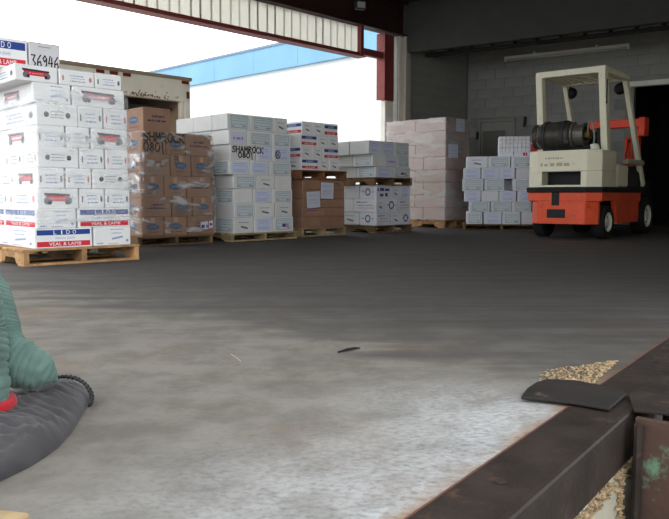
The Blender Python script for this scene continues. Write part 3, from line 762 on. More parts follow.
def film_mat(name, lo, hi, haze, streak=(1.2, 9, 0), thr=(.45, .72)):
    m = bpy.data.materials.new(name); m.use_nodes = True; nt = m.node_tree; N = nt.nodes; L = nt.links
    for nn in list(N):
        if nn.type != 'OUTPUT_MATERIAL': N.remove(nn)
    out = [nn for nn in N if nn.type == 'OUTPUT_MATERIAL'][0]
    tr_ = N.new('ShaderNodeBsdfTransparent'); gl = N.new('ShaderNodeBsdfGlossy'); gl.inputs['Roughness'].default_value = .28; df = N.new('ShaderNodeBsdfDiffuse'); df.inputs['Color'].default_value = (.9, .92, .95, 1)
    tc = N.new('ShaderNodeTexCoord'); mp = N.new('ShaderNodeMapping'); mp.inputs['Scale'].default_value = (streak[0], streak[0], streak[1]); mp.inputs['Rotation'].default_value = (R(streak[2]), R(streak[2]), 0)
    nz = N.new('ShaderNodeTexNoise'); nz.inputs['Scale'].default_value = 3; nz.inputs['Detail'].default_value = 5; nz.inputs['Distortion'].default_value = .6
    L.new(tc.outputs['Object'], mp.inputs['Vector']); L.new(mp.outputs[0], nz.inputs['Vector'])
    mr = N.new('ShaderNodeMapRange'); mr.inputs[1].default_value = thr[0]; mr.inputs[2].default_value = thr[1]; mr.inputs[3].default_value = lo; mr.inputs[4].default_value = hi; L.new(nz.outputs['Fac'], mr.inputs[0])
    bp = N.new('ShaderNodeBump'); bp.inputs['Strength'].default_value = .6; bp.inputs['Distance'].default_value = .01; L.new(nz.outputs['Fac'], bp.inputs['Height']); L.new(bp.outputs['Normal'], gl.inputs['Normal'])
    m1 = N.new('ShaderNodeMixShader'); m1.inputs[0].default_value = haze; L.new(gl.outputs[0], m1.inputs[1]); L.new(df.outputs[0], m1.inputs[2])
    m2 = N.new('ShaderNodeMixShader'); L.new(mr.outputs[0], m2.inputs[0]); L.new(tr_.outputs[0], m2.inputs[1]); L.new(m1.outputs[0], m2.inputs[2]); L.new(m2.outputs[0], out.inputs['Surface'])
    return m
M_film = film_mat('clear_stretch_film', .08, .45, .6, (.7, 4, 28), (.38, .75))
M_film2 = film_mat('loose_clear_film', .05, .65, .5, (1.4, 3, 15), (.50, .68))
M_film3 = film_mat('hazy_stretch_film', .16, .42, .65, (.6, 2.0, 0), (.35, .75))

M_film4 = film_mat('taut_clear_film', .02, .14, .5, (.8, 3, 10), (.45, .75))
RZ = R(45)
# --- stack 1: white cartons, far left
f1 = frame(27, 267, R(43))
L1 = 'far-left stack'
ys1 = [249.3, 229.4, 209, 188.3, 167.2, 146, 124.3, 102, 81.2, 62.6]
rows1 = [([34, 93.5, 131.5], ['lido', 'fine_label'], [-2], ['fine_label', None]),
         ([36, 77, 131], ['fine_label', 'lido'], [4], ['lido', 'lido']),
         ([37, 79.5, 105, 131], ['wagon', 'fine', 'fine'], [7], ['fine_red', 'fine']),
         ([37, 65.5, 92, 129.5], ['fine', 'fine_red', 'wheels'], [13.5], ['wagon', 'fine_red']),
         ([37, 79, 105, 129], ['wheels', 'fine', 'fine_red'], [21.7], ['fine_red', 'fine']),
         ([36.5, 66, 90.6, 128], ['fine', 'fine', 'wagon'], [-3], ['wagon_faded', None]),
         ([35.5, 78, 103.5, 127.7], ['wheels', 'fine', 'fine_red'], [-6], ['fine', None]),
         ([32, 72, 125], ['fine_label', 'wagon_faded'], [-8], ['wagon_faded', None]),
         ([13.6, 58.5, 68, 95, 122], ['wagon', 'gap', 'fine_red', 'fine'], [-12], ['fine', None])]
rows1[8] = ([13.6, 58.5, 95, 122], ['wagon', 'fine_red', 'fine'], [-12], ['fine', None])
s1 = stack('s1', 'white', 'the ' + L1, f1, R(43), ys1, rows1, M_white, 1.05, .40, .35)
ztop1 = STK['s1_z']; c1, a1, b1 = STK['s1_c']
# the two loose cartons on top, set back
def loose(px0, px1, zb, h, d, c, a, b_, back, kind, label, rz, m=M_white):
    cc = c + b_ * back; x0, x1 = hit(cc, a, px0, 50), hit(cc, a, px1, 50); w = math.floor((x1 - x0 - .006) * 100) / 100
    ctr = cc + a * ((x0 + x1) / 2) + b_ * (d / 2)
    o = new_obj('carton', carton_mesh(w, d, h, m), None, None, (ctr.x, ctr.y, zb), (0, 0, rz)); put_prints(o, kind, 'front', round(w, 2), d, h); tag(o, label, 'carton', 'loose cartons on top of stacks'); return o, w
loose(-32, 28, ztop1, .235, .38, c1, a1, b1, .28, 'lido', 'blue-and-red banded carton on the very top of the far-left stack', R(43))
o36, w36 = loose(28, 60.5, ztop1, .235, .38, c1, a1, b1, .28, None, 'white carton hand-numbered 36946 on the very top of the far-left stack', R(43), mat('greyish_white_carton_board', srgb(206, 204, 206), .6, .04))
fl = Flat(.001); hand(fl, '36946', -w36 * .46, .035, w36 * .47, .135, .010); new_obj('hand_slot', Flat(.001).rect(-w36 * .2, .20, w36 * .2, .205).mesh('hand_slot', M_gprint), None, o36, (0, -.19, 0)); new_obj('handwriting', fl.mesh('handwriting', M_ink), None, o36, (0, -.19, 0))
W1 = STK['s1_w']
pallet('orange-tan wooden pallet under the far-left stack of white cartons', f1[0], a1, b1, -.02, hit(f1[0], a1, 139, 255), 1.15, 0, STK['s1_z0'] - .001, M_woodA)
film('clear stretch wrap with diagonal streaks round the far-left stack', c1, a1, b1, hit(c1, a1, 35, 215), hit(c1, a1, 131.3, 215), 0, 1.06, .33, ztop1 - .165, M_film, 3, .003, (hit(c1, a1, 32, 90), hit(c1, a1, 125.5, 90)))

# --- stack 2: brown cartons
f2 = frame(140, 247, R(44)); ys2 = [237, 217.4, 197.7, 175.6, 153.5, 130.7]
rows2 = [([141.4, 164.5, 187.5, 215], ['oval', 'oval', 'lines2'], [], ['oval', 'lines2']),
         ([141, 171.7, 192.5, 214], ['lines2', 'oval', 'oval'], [], ['oval', 'oval']),
         ([141, 164.3, 186.7, 212.5], ['oval', 'oval', 'lines2'], [], ['oval', 'oval']),
         ([141, 170.5, 191.7, 211.5], ['lines2', 'oval', 'oval'], [], ['oval', 'oval']),
         ([141.5, 166, 185.5, 211.5], ['plain', 'oval', 'lines2'], [], ['oval', 'oval'])]
s2 = stack('s2', 'brown', 'the brown graffiti stack', f2, R(44), ys2, rows2, M_brown, 1.1, .36, .5, tape=True)
c2, a2, b2 = STK['s2_c']; z2 = STK['s2_z']
o6, w6 = loose(141, 169.5, z2, .265, .42, c2, a2, b2, .05, 'lines2', 'brown carton alone on top of the brown graffiti stack', R(44), M_brown); put_prints(o6, 'oval', 'left', round(w6, 2), .42, .265)
g = s2[(4, 0)]; gw = .62; fl = Flat(.004)
gx = -.13; hand(fl, 'SHMROCK', gx, .14, gx + .52, .232, .017); fl2 = Flat(.004); hand(fl2, '0801', gx, .03, gx + .28, .125, .015)
d_ = g.data; yf = min(v.co.y for v in d_.vertices); new_obj('handwriting', fl2.mesh('handwriting', M_ink), None, g, (0, yf, 0)); new_obj('handwriting', fl.mesh('handwriting', M_ink), None, g, (0, yf, 0))
g = s2[(3, 1)]; fl = Flat(.003); hand(fl, 'B', -.09, .15, -.02, .225, .011); yf = min(v.co.y for v in g.data.vertices); new_obj('handwriting', fl.mesh('handwriting', M_ink), None, g, (0, yf, 0))
g = s2[(0, 2)]; yf = min(v.co.y for v in g.data.vertices); st = new_obj('sticker', Flat(.003).rect(-.01, .05, .09, .14, .012).rect(.105, .065, .16, .15, .01).mesh('sticker', M_paper), None, g, (0, yf, 0))
new_obj('lettering', Flat(.004).scribble_line(.0, .085, .075, .05, random.Random(4)).scribble_line(.115, .15, .10, .03, random.Random(5)).mesh('lettering', M_purple), None, st)
pallet('dark wooden pallet under the brown graffiti stack', f2[0], a2, b2, -.02, hit(f2[0], a2, 213, 240), 1.15, 0, STK['s2_z0'] - .001, M_woodB)
film('loose shiny stretch wrap round the brown graffiti stack', c2, a2, b2, hit(c2, a2, 140.8, 230), hit(c2, a2, 215, 230), 0, 1.11, .14, z2, M_film2, 8, .008, (hit(c2, a2, 140.8, 135), hit(c2, a2, 211.7, 135)))

# --- stack 3: off-white cartons with labels
f3 = frame(233, 242, RZ); ys3 = [233.6, 218, 203.5, 189, 174.3, 159.7, 144, 129, 112.8]
T_, P_, N_ = 'tlabel', 'paper', 'plain'
rows3 = [([234, 254, 273, 294], ['slash', 'paper', 'flag'], [], [T_, N_, T_]),
         ([234, 255, 275, 293], [T_, 'slash', 'slash'], [], [N_, T_, N_]),
         ([234, 253, 272, 293], [N_, P_, T_], [], [T_, N_, T_]),
         ([233, 256.5, 275.5, 292], [T_, 'slash', N_], [], [N_, T_, N_]),
         ([229, 250, 269.5, 292], [P_, P_, T_], [], [T_, N_, T_]),
         ([230, 256, 272.5, 291], [N_, P_, P_], [], [N_, N_, T_]),
         ([228.5, 247.5, 272, 291.5], ['stamp', T_, T_], [211], [N_, T_, N_]),
         ([227, 250, 274, 288], [T_, T_, 'slash'], [211], [N_, N_, N_])]
s3 = stack('s3', 'off-white', 'the white graffiti stack', f3, RZ, ys3, rows3, M_white2, 1.25, .39, .8)
c3, a3, b3 = STK['s3_c']
g = s3[(5, 0)]; yf = min(v.co.y for v in g.data.vertices); fl = Flat(.004); hand(fl, 'SHAMROCK', -.17, .095, .32, .165, .014); fl2 = Flat(.004); hand(fl2, '0801', -.08, .032, .17, .09, .014); new_obj('handwriting', fl2.mesh('handwriting', M_ink), None, g, (0, yf, 0)); new_obj('handwriting', fl.mesh('handwriting', M_ink), None, g, (0, yf, 0))
g = s3[(5, 2)]; yf = min(v.co.y for v in g.data.vertices); fl = Flat(.004).ring(-.07, .09, .045, .055, .012); new_obj('drawn_ring', fl.mesh('drawn_ring', M_ink), None, g, (0, yf, 0)); fl = Flat(.004); hand(fl, 'B', -.10, .06, -.04, .12, .009); new_obj('handwriting', fl.mesh('handwriting', M_ink), None, g, (0, yf, 0))
pallet('weathered wooden pallet under the tall white graffiti stack', f3[0], a3, b3, -.02, hit(f3[0], a3, 297, 238), 1.25, 0, STK['s3_z0'] - .001, M_woodC)

# --- stack 4: brown load with papers, banded cartons on a second pallet
f4 = frame(303, 237.2, RZ); ys4 = [228.3, 217, 208, 199, 189.5, 179]
rows4 = [([302.5, 320.7, 345], [N_, N_], [], [N_, N_]), ([302.5, 326, 345], ['redtext', N_], [], [N_]), ([302.5, 319, 345], [N_, N_], [], [N_]), ([302.5, 324, 345], [N_, N_], [], [N_]), ([302.5, 321, 345], [N_, 'lines2'], [], [N_])]
s4 = stack('s4', 'dull brown', 'the papered brown load', f4, RZ, ys4, rows4, M_dkbrown, 1.05, .38, .4)
c4, a4, b4 = STK['s4_c']; z4 = STK['s4_z']
pallet('wooden pallet on the floor under the brown load with papers', f4[0], a4, b4, -.02, hit(f4[0], a4, 346, 236), 1.08, 0, STK['s4_z0'] - .001, M_woodC)
PH = .118
pallet('dark wooden pallet carrying the blue-and-red banded cartons', f4[0] , a4, b4, -.05, hit(f4[0], a4, 346.5, 175), 1.08, z4 + .002, PH, M_woodD)
for i, (x0, x1, y0, y1, tilt, lb) in enumerate(((306.3, 319.5, 208, 191.5, -3, 'white paper sheet hung lower on the brown load'), (319.8, 332.5, 198.8, 182.5, 2, 'white paper sheet hung higher on the brown load'))):
    u0, u1 = hit(c4, a4, x0, 195), hit(c4, a4, x1, 195); q = c4 + a4 * u0
    zA, zB = CAMH + ray(x0, y0).z * q.y / ray(x0, y0).y, CAMH + ray(x0, y1).z * q.y / ray(x0, y1).y
    w, h = u1 - u0, zB - zA; bb = MB(); bb.box(-w / 2, w / 2, -.004, -.002, 0, h); ctr = c4 + a4 * ((u0 + u1) / 2) - b4 * .012
    o = bb.build('paper_sheet', M_paper, None, loc=(ctr.x, ctr.y, zA), rot=(0, R(tilt), RZ)); tag(o, lb, 'paper', 'paper sheets on loads')
    t = Flat(.005)
    for zz in (.8, .72, .5, .42, .3): t.scribble_line(-w * .38, w * .36, h * zz, h * .03, random.Random(i * 9 + int(zz * 100)))
    new_obj('small_print', t.mesh('small_print', M_script), None, o)
f4b = (f4[0] + b4 * .0, a4, b4); ys4b = [170, 158, 146, 134, 121]
q4 = f4[0] + b4 * .02
rows4b = [([301.5, 318.8, 329, 339.5], ['lido_small', 'slash', 'slash'], [], ['slash', 'lido_small']),
          ([301, 312.5, 323.5, 339], ['slash', 'slash', 'lido_small'], [], ['lido_small', N_]),
          ([301, 317.5, 328, 338.7], ['lido_small', 'slash', 'slash'], [], [N_, 'lido_small']),
          ([302, 313, 324, 338.5], ['slash', 'slash', 'lido_small'], [], ['lido_small', N_])]
def zpx(c, px, py): r = ray(px, py); q = line_x(c, Vector((1, 0, 0)), Vector((0, 0, 0)), Vector((r.x, r.y, 0))); return CAMH + r.z * c.y / r.y
# the upper load starts on the upper pallet deck
def ypx_of(z, c): # pixel row of height z at ground point c
    dd = c.y * math.cos(PITCH) - (z - CAMH) * math.sin(PITCH); v = (z - CAMH) * math.cos(PITCH) + c.y * math.sin(PITCH); return CY - FPX * v / dd
ys4b[0] = ypx_of(z4 + .003 + PH, q4)
s4b = stack('s4b', 'white', 'the banded upper load', f4b, RZ, ys4b, rows4b, M_white, 1.05, .40, .5)

# --- stack 5: ring-print cartons, grey-white cartons on a second pallet
f5 = frame(376, 233.2, RZ); ys5 = [225.7, 212.5, 198.5, 185.3]
rows5 = [([376.3, 391, 401, 410.7], ['redtext', 'slash', 'ring'], [359], ['ring', 'slash']), ([376.3, 385, 398, 410.5], ['slash', 'ring', 'redtext'], [353], ['redtext', N_]), ([376.3, 391, 400.5, 410.5], ['bold', 'slash', P_], [359], ['ring', N_])]
s5 = stack('s5', 'white', 'the ring-print load', f5, RZ, ys5, rows5, M_lite, 1.05, .40, .3)
c5, a5, b5 = STK['s5_c']; z5 = STK['s5_z']
pallet('wooden pallet on the floor under the ring-print load', f5[0], a5, b5, -.02, hit(f5[0], a5, 411.5, 231), 1.08, 0, STK['s5_z0'] - .001, M_woodB)
pallet('dark wooden pallet carrying the grey-white upper load', f5[0], a5, b5, -.04, hit(f5[0], a5, 412, 182), 1.08, z5 + .002, .115, M_woodB)
q5 = f5[0] + b5 * .02; ys5b = [ypx_of(z5 + .003 + .115, q5), 166, 154, 140]
rows5b = [([376, 393, 411], ['paper', 'flag'], [356], [T_, N_]), ([373, 385, 398, 409.5], [N_, 'stamp', T_], [352], [T_, N_]), ([369, 381, 395, 409.5], [P_, P_, T_], [349], [N_, N_])]
s5b = stack('s5b', 'grey-white', 'the grey-white upper load', (f5[0], a5, b5), RZ, ys5b, rows5b, M_grey, 1.05, .45, .6)
film('clear stretch wrap round the ring-print load', c5, a5, b5, 0, hit(c5, a5, 410.8, 205), 0, 1.06, .13, z5 - .005, M_film4, 12, .002)

# --- stack 6: tall film-wrapped load
c6p = Vector((1.89, 12.3, 0)); a6 = Vector((math.cos(RZ), math.sin(RZ), 0)); b6 = Vector((-a6.y, a6.x, 0))
w6_ = hit(c6p, a6, 469, 125); l6 = hit(c6p, b6, 387, 125)
z6t = CAMH + ray(444, 117).z * c6p.y / ray(444, 117).y; n6 = 8; z60 = .135; h6 = (z6t - z60) / n6
pallet('wooden pallet under the tall film-wrapped load', c6p, a6, b6, 0, w6_, l6, 0, z60 - .002, M_woodA)
for r_ in range(n6):
    ydv = [0, l6 * (.5 if r_ % 2 else .36), l6 * (.75 if r_ % 2 else .70), l6] if r_ % 2 == 0 else [0, l6 * .5, l6]
    xdv = [0, w6_ * .55, w6_] if r_ % 2 else [0, w6_]
    for j in range(len(ydv) - 1):
        for i in range(len(xdv) - 1):
            w, d = xdv[i + 1] - xdv[i] - .012, ydv[j + 1] - ydv[j] - .012
            ctr = c6p + a6 * ((xdv[i] + xdv[i + 1]) / 2) + b6 * ((ydv[j] + ydv[j + 1]) / 2)
            o = new_obj('carton', carton_mesh(w, d, h6 - .006, M_pink), None, None, (ctr.x, ctr.y, z60 + r_ * h6), (0, 0, RZ))
            rw = 'top' if r_ == n6 - 1 else ORD[r_]
            if i > 0 and j > 0: tag(o, 'pinkish-brown carton hidden inside the tall film-wrapped load', 'carton', 'hidden cartons of the tall film-wrapped load')
            else:
                where = 'at the near corner' if i == 0 and j == 0 else 'on the right face' if j == 0 else f'{["", "second", "third"][j]} from the corner'
                tag(o, f'pinkish-brown carton {where}, {rw} row of the tall film-wrapped load', 'carton', 'cartons of the tall film-wrapped load')
film('hazy stretch wrap round the tall pinkish-brown load', c6p, a6, b6, 0, w6_, 0, l6, z60 + .003, z6t + .004, M_film3, 21, .003)
for i, (x0, x1, y0, y1, lb) in enumerate(((455.2, 463.5, 131.3, 118.5, 'white paper sheet near the top of the tall wrapped load'), (447.7, 457.2, 157.6, 144, 'white paper sheet lower on the tall wrapped load'))):
    u0, u1 = hit(c6p, a6, x0, 130), hit(c6p, a6, x1, 130); q = c6p + a6 * u0
    zA, zB = CAMH + ray(x0, y0).z * q.y / ray(x0, y0).y, CAMH + ray(x0, y1).z * q.y / ray(x0, y1).y
    w, h = u1 - u0, zB - zA; bb = MB(); bb.box(-w / 2, w / 2, -.004, -.002, 0, h); ctr = c6p + a6 * ((u0 + u1) / 2) - b6 * .02
    o = bb.build('paper_sheet', M_paper, None, loc=(ctr.x, ctr.y, zA), rot=(0, 0, RZ)); tag(o, lb, 'paper', 'paper sheets on loads')
    t = Flat(.005)
    for zz in (.8, .6, .5, .3): t.scribble_line(-w * .38, w * .36, h * zz, h * .04, random.Random(i * 19 + int(zz * 100)))
    new_obj('small_print', t.mesh('small_print', M_script), None, o)

# --- stack 7: low stack beside the forklift
c7 = D(463, 228, 11.4); c7.z = 0; RZ7 = R(-10); a7 = Vector((math.cos(RZ7), math.sin(RZ7), 0)); b7 = Vector((-a7.y, a7.x, 0)); f7 = (c7, a7, b7)
ys7 = [224, 212, 201.6, 191, 179, 168, 156.6]
rows7 = [([466, 483, 502, 521, 540], [T_, P_, T_, N_], [], [N_]), ([469, 490, 511.5, 532], [T_, T_, T_], [], [N_]), ([464, 481, 499, 517, 536], [P_, N_, P_, P_], [], [N_]), ([462, 484, 505, 512, 535], [T_, T_, 'gap', T_], [], [N_]),
         ([463, 481, 499, 515.5, 534], [P_, P_, P_, N_], [], [N_]), ([466, 488, 511, 534], ['slash', T_, T_], [], [N_])]
s7 = stack('s7', 'blue-white', 'the low forklift-side stack', f7, RZ7, ys7, rows7, M_lite, .95, .40, 1.2)
z7 = STK['s7_z']
pallet('dark wooden pallet under the low stack by the forklift', c7, a7, b7, .0, 1.2, 1.0, 0, STK['s7_z0'] - .001, M_woodB)
M_pack = mat('white_small_carton_board', srgb(226, 228, 236), .6, .04, rnd=.04)
def seven(px0, px1, zz, h, fk, lb, right=None, y0=.25, d=.28):
    cc = c7 + b7 * y0; x0, x1 = hit(cc, a7, px0, 145), hit(cc, a7, px1, 145); w = math.floor((x1 - x0 - .002) * 100) / 100; ctr = cc + a7 * ((x0 + x1) / 2) + b7 * (d / 2)
    o = new_obj('small_carton', carton_mesh(w, d, h, M_pack), None, None, (ctr.x, ctr.y, zz), (0, 0, RZ7 + R(random.uniform(-.6, .6)))); put_prints(o, fk, 'front', round(w, 2), d, h)
    if right:
        for nm, me, subs in prints(right, .16, h): new_obj(nm, me, None, o, (w / 2 - .0, -d / 2 + .09, 0), (0, 0, math.pi / 2))
    tag(o, lb, 'carton', 'small cartons on the low stack'); return o
zb7 = z7; hA = .075; hB = .14; hC = .11
seven(498.5, 514, zb7, hA, None, 'small flat white carton, left under the string-tied ones')
seven(514, 531, zb7, hA, 'redpatch', 'small flat white carton with red patches under the string-tied ones')
cols7 = [498.6, 506, 514, 522, 530]
for i in range(4):
    seven(cols7[i], cols7[i + 1], zb7 + hA, hB, 'cross', f'small string-tied white carton, {pos_word(i,4)} in the lower tied row beside the forklift')
    seven(cols7[i], cols7[i + 1], zb7 + hA + hB, hC, 'cross', f'small string-tied white carton, {pos_word(i,4)} in the upper tied row beside the forklift')
for k, (zz, hh) in enumerate(((zb7 + hA, hB), (zb7 + hA + hB, hC))):
    seven(530.3, 538, zz, hh, 'redend', f'small red-ended carton, {("lower","upper")[k]}, just left of the forklift post')

# ------------------------------------------------------------------ forklift
FR = R(50.5); fa = Vector((math.cos(FR), math.sin(FR), 0)); fb = Vector((-fa.y, fa.x, 0))
FO = Vector((3.27, 8.86, 0)) + fb * .49
fk = empty('forklift', tuple(FO), FR); tag(fk, 'orange and cream forklift truck with a gas cylinder, seen from behind', 'forklift')
M_or = mat('worn_orange_paint', srgb(226, 84, 48), .5, .10, 5, spots=srgb(120, 56, 40), spot_amt=.12, sscale=14, spec=.4)
M_cr = mat('worn_cream_paint', srgb(226, 220, 196), .5, .05, 4, spots=srgb(150, 142, 120), spot_amt=.06, sscale=16, spec=.4)
M_or2 = mat('bright_orange_paint', srgb(236, 66, 30), .45, .06, 5, spec=.4)
M_rub = mat('black_rubber', srgb(30, 30, 31), .8, .15, 12, .2)
M_tank = mat('grimy_gas_cylinder', srgb(64, 62, 56), .45, .3, 6, .1, metal=.3, spots=srgb(110, 104, 92), spot_amt=.15)
M_rim = mat('cream_wheel_rim', srgb(224, 222, 208), .5, .06, 8)
HWd = .49
# lower counterweight, with pocket
b = MB(); b.prism([(.13, -HWd + .05), (.0, -.31), (.0, .31), (.13, HWd - .05), (.19, HWd - .05), (.19, -HWd + .05)], 'z', .19, .49, .012); b.prism([(.10, -HWd + .01), (.0, -.32), (.0, .32), (.10, HWd - .01), (.24, HWd - .01), (.24, -HWd + .01)], 'z', .48, .60, .010); lw = b.build('lower_counterweight', M_or, fk)
b = MB(); b.box(-.006, .02, -.06, .18, .27, .38, .004); b.build('tow_pocket', M_black, lw); b = MB(); b.box(-.008, .02, .02, .12, .43, .595, .004); b.build('tow_pin_slot', M_black, lw)  # flat black plates, the shade of the recesses put in as colour
b = MB(); b.box(.2, 1.9, -.30, .30, .20, .58); b.build('chassis', M_black, fk)
for sy in (-1, 1):
    y0, y1 = sorted((sy * (HWd - .06), sy * HWd)); b = MB()
    b.prism([(.10, .60), (.10, .50), (.22, .49), (.58, .49), (.70, .19), (1.58, .19), (1.58, .45), (1.66, .50), (1.66, .60)], 'y', y0, y1, .006); b.build('side_skirt', M_or, fk)
b = MB(); b.prism([(.08, -HWd - .015), (-.03, -.31), (-.03, .31), (.08, HWd + .015), (1.78, HWd + .015), (1.78, -HWd - .015)], 'z', .595, .665, .012); b.build('rubbing_strip', M_rub, fk)
b = MB(); b.prism([(1.72, .60), (1.95, .66), (2.0, .76), (1.94, .76), (1.88, .70), (1.72, .665)], 'y', -HWd - .02, -HWd + .10, .006); b.prism([(1.72, .60), (1.95, .66), (2.0, .76), (1.94, .76), (1.88, .70), (1.72, .665)], 'y', HWd - .10, HWd + .02, .006); b.build('front_fender', M_rub, fk)
# upper counterweight, radiator opening
def ring_out(x_in): return [(.10 + x_in, -HWd + .01), (.0 + x_in, -.32), (.0 + x_in, .32), (.10 + x_in, HWd - .01), (.62, HWd - .01), (.62, -HWd + .01)]
b = MB(); b.prism(ring_out(0), 'z', .86, 1.13, .014)
b.prism([(.10, -HWd + .01), (.0, -.32), (.0, -.25), (.62, -.25), (.62, -HWd + .01)], 'z', .664, .861); b.prism([(.10, HWd - .01), (.0, .32), (.0, .26), (.62, .26), (.62, HWd - .01)], 'z', .664, .861)
b.box(.0, .5, -.26, .27, .664, .69); uc = b.build('upper_counterweight', M_cr, fk)
b = MB(); b.box(.20, .22, -.26, .27, .68, .87)
for k in range(6): b.box(.18, .20, -.25, .26, .70 + k * .027, .706 + k * .027)
b.build('radiator_grille', M_black, fk)
ft = Flat(.002); rg = random.Random(3); ft.scribble_line(-.22, .02, 1.02, .025, rg); ft.scribble_line(-.28, .10, .93, .045, rg)
new_obj('worn_lettering', ft.mesh('worn_lettering', mat('faded_grey_lettering', srgb(176, 170, 150), .6, .3, 60)), None, uc, (0, 0, 0), (0, 0, -math.pi / 2))
# hood and dash
b = MB(); b.box(.62, 1.12, -.40, .40, .665, .98, .02); b.build('hood', M_cr, fk)
b = MB(); b.box(.72, 1.14, -.47, -.40, .67, .96, .015); b.build('battery_cover', M_cr, fk)
b = MB(); b.box(.70, 1.05, -.24, .24, .98, 1.08, .03); b.build('seat_cushion', M_rub, fk); b = MB(); b.box(.66, .76, -.23, .23, 1.06, 1.40, .03); b.build('seat_backrest', M_rub, fk)
b = MB(); b.box(1.12, 1.9, -.45, .45, .62, .66); b.build('floor_plate', M_dsteel, fk)
b = MB(); b.box(1.70, 1.86, -.44, .44, .66, .97, .015); b.build('dashboard', M_rub, fk)
b = MB(); b.box(1.05, 1.80, -.485, -.42, .98, 1.05, .01); b.build('side_rail', mat('grey_cream_paint', srgb(170, 166, 150), .6, .08), fk)
# steering column and wheel, lever
b = MB(); b.tube([(1.72, .1, .95), (1.45, .1, 1.22)], .025, 8); sc_ = b.build('steering_column', M_black, fk)
b = MB(); n_ = 20; ctr = Vector((1.43, .1, 1.24)); u = Vector((.7, 0, .7)).normalized(); v = Vector((0, 1, 0)); b.tube([ctr + (u * math.cos(2 * math.pi * k / n_) + v * math.sin(2 * math.pi * k / n_)) * .17 for k in range(n_)], .014, 6, closed=True); b.tube([ctr - v * .17, ctr + v * .17], .01, 6); b.build('steering_wheel', M_black, sc_)
b = MB(); b.tube([(1.45, -.34, .98), (1.42, -.34, 1.12), (1.46, -.36, 1.30)], .009, 6); b.lathe([(0, -.03), (.022, -.015), (.022, .015), (0, .03)], 10, Matrix.Translation((1.46, -.36, 1.31))); b.build('control_lever', M_black, fk)
# gas cylinder, lying across
TC = (.30, 0, 1.34); rad = .185
prof = [(0, -.40), (.06, -.40), (.13, -.385), (.17, -.35), (rad, -.30), (rad, -.12), (rad + .004, -.11), (rad + .004, -.09), (rad, -.08), (rad, .02), (.165, .06), (.10, .09), (.05, .10), (0, .10)]
b = MB(); b.lathe(prof, 28, Matrix.Translation((.30, .04, 1.335)) @ Matrix.Rotation(R(90), 4, 'X')); tk = b.build('gas_cylinder', M_tank, fk, True); auto_smooth(tk)
mx = Matrix.Translation((.30, .04, 1.335)) @ Matrix.Rotation(R(90), 4, 'X')
for h0 in (-.30, -.05): b = MB(); b.lathe([(rad, h0), (rad + .012, h0), (rad + .012, h0 + .045), (rad, h0 + .045)], 28, mx); b.build('strap', M_dsteel, tk)
b = MB(); b.lathe([(.12, .07), (.17, .07), (.17, .09), (.135, .10), (.135, .20), (.15, .20), (.15, .23), (.12, .23), (.12, .07)], 24, mx); b.build('guard_collar', mat('grey_steel_collar', srgb(104, 100, 92), .4, .2, 9, metal=.4), tk)
b = MB(); b.lathe([(.15, -.38), (.165, -.38), (.165, -.44), (.15, -.44), (.15, -.38)], 24, mx); b.build('foot_ring', M_tank, tk)
b = MB(); b.lathe([(0, .09), (.04, .09), (.04, .24), (.06, .24), (.06, .29), (0, .29)], 12, mx); b.build('valve', mat('brass', srgb(150, 132, 80), .4, .1, metal=.8), tk)
b = MB(); b.tube([(.28, -.22, 1.335), (.20, -.25, 1.42), (.19, -.28, 1.50), (.20, -.32, 1.44), (.21, -.33, 1.28), (.26, -.30, 1.14)], .012, 8); b.build('gas_hose', mat('grey_green_hose', srgb(120, 132, 122), .5, .1), tk)
b = MB(); b.lathe([(0, 0), (.06, 0), (.065, .03), (.05, .07), (.0, .09)], 16, Matrix.Translation((.22, -.33, 1.13))); b.build('regulator_cap', M_rim, fk)
b = MB(); b.box(.46, .56, -.40, -.28, 1.12, 1.30, .02); b.box(.36, .50, -.36, -.30, 1.28, 1.42, .01); b.build('regulator', M_dsteel, fk)
b = MB(); b.box(.14, .46, -.30, -.25, 1.12, 1.18); b.box(.14, .46, .25, .30, 1.12, 1.18); b.tube([(.12, -.3, 1.15), (.12, .3, 1.15)], .018, 8); b.build('cylinder_cradle', M_black, fk)
# overhead guard
def beam(p, q, w, t, name, m, par):
    p, q = Vector(p), Vector(q); d = (q - p); L_ = d.length; d.normalize()
    side = Vector((0, 1, 0)) if abs(d.y) < .9 else Vector((1, 0, 0)); up = d.cross(side).normalized(); side = up.cross(d).normalized()
    mt = Matrix((( side.x, up.x, d.x, p.x), (side.y, up.y, d.y, p.y), (side.z, up.z, d.z, p.z), (0, 0, 0, 1)))
    b = MB(); b.box(-w / 2, w / 2, -t / 2, t / 2, 0, L_, .006, mt); return b.build(name, m, par)
ZT = 2.13
for sy in (-1, 1):
    pst = beam((.38, sy * .42, 1.10), (.22, sy * .41, ZT), .085, .12, 'rear_post', M_cr, fk)
    beam((1.86, sy * .45, .70), (1.08, sy * .41, ZT - .03), .06, .085, 'front_post', M_cr, fk)
    if sy == -1:
        b = MB(); b.box(.225, .255, -.460, -.452, 1.70, 2.0); b.build('post_slot', M_black, pst)
gr = MB(); gr.box(.17, .26, -.455, .455, ZT - .045, ZT + .035, .008); gr.box(1.04, 1.12, -.455, .455, ZT - .045, ZT + .03, .008); gr.box(.22, 1.1, -.455, -.39, ZT - .045, ZT + .03, .008); gr.box(.22, 1.1, .39, .455, ZT - .045, ZT + .03, .008); rf = gr.build('guard_frame', M_cr, fk)
for k in range(8):
    y = -.33 + k * .094; b = MB(); b.box(.26, 1.04, y - .018, y + .018, ZT - .03, ZT - .005, .003); b.build('guard_bar', M_cr, rf)
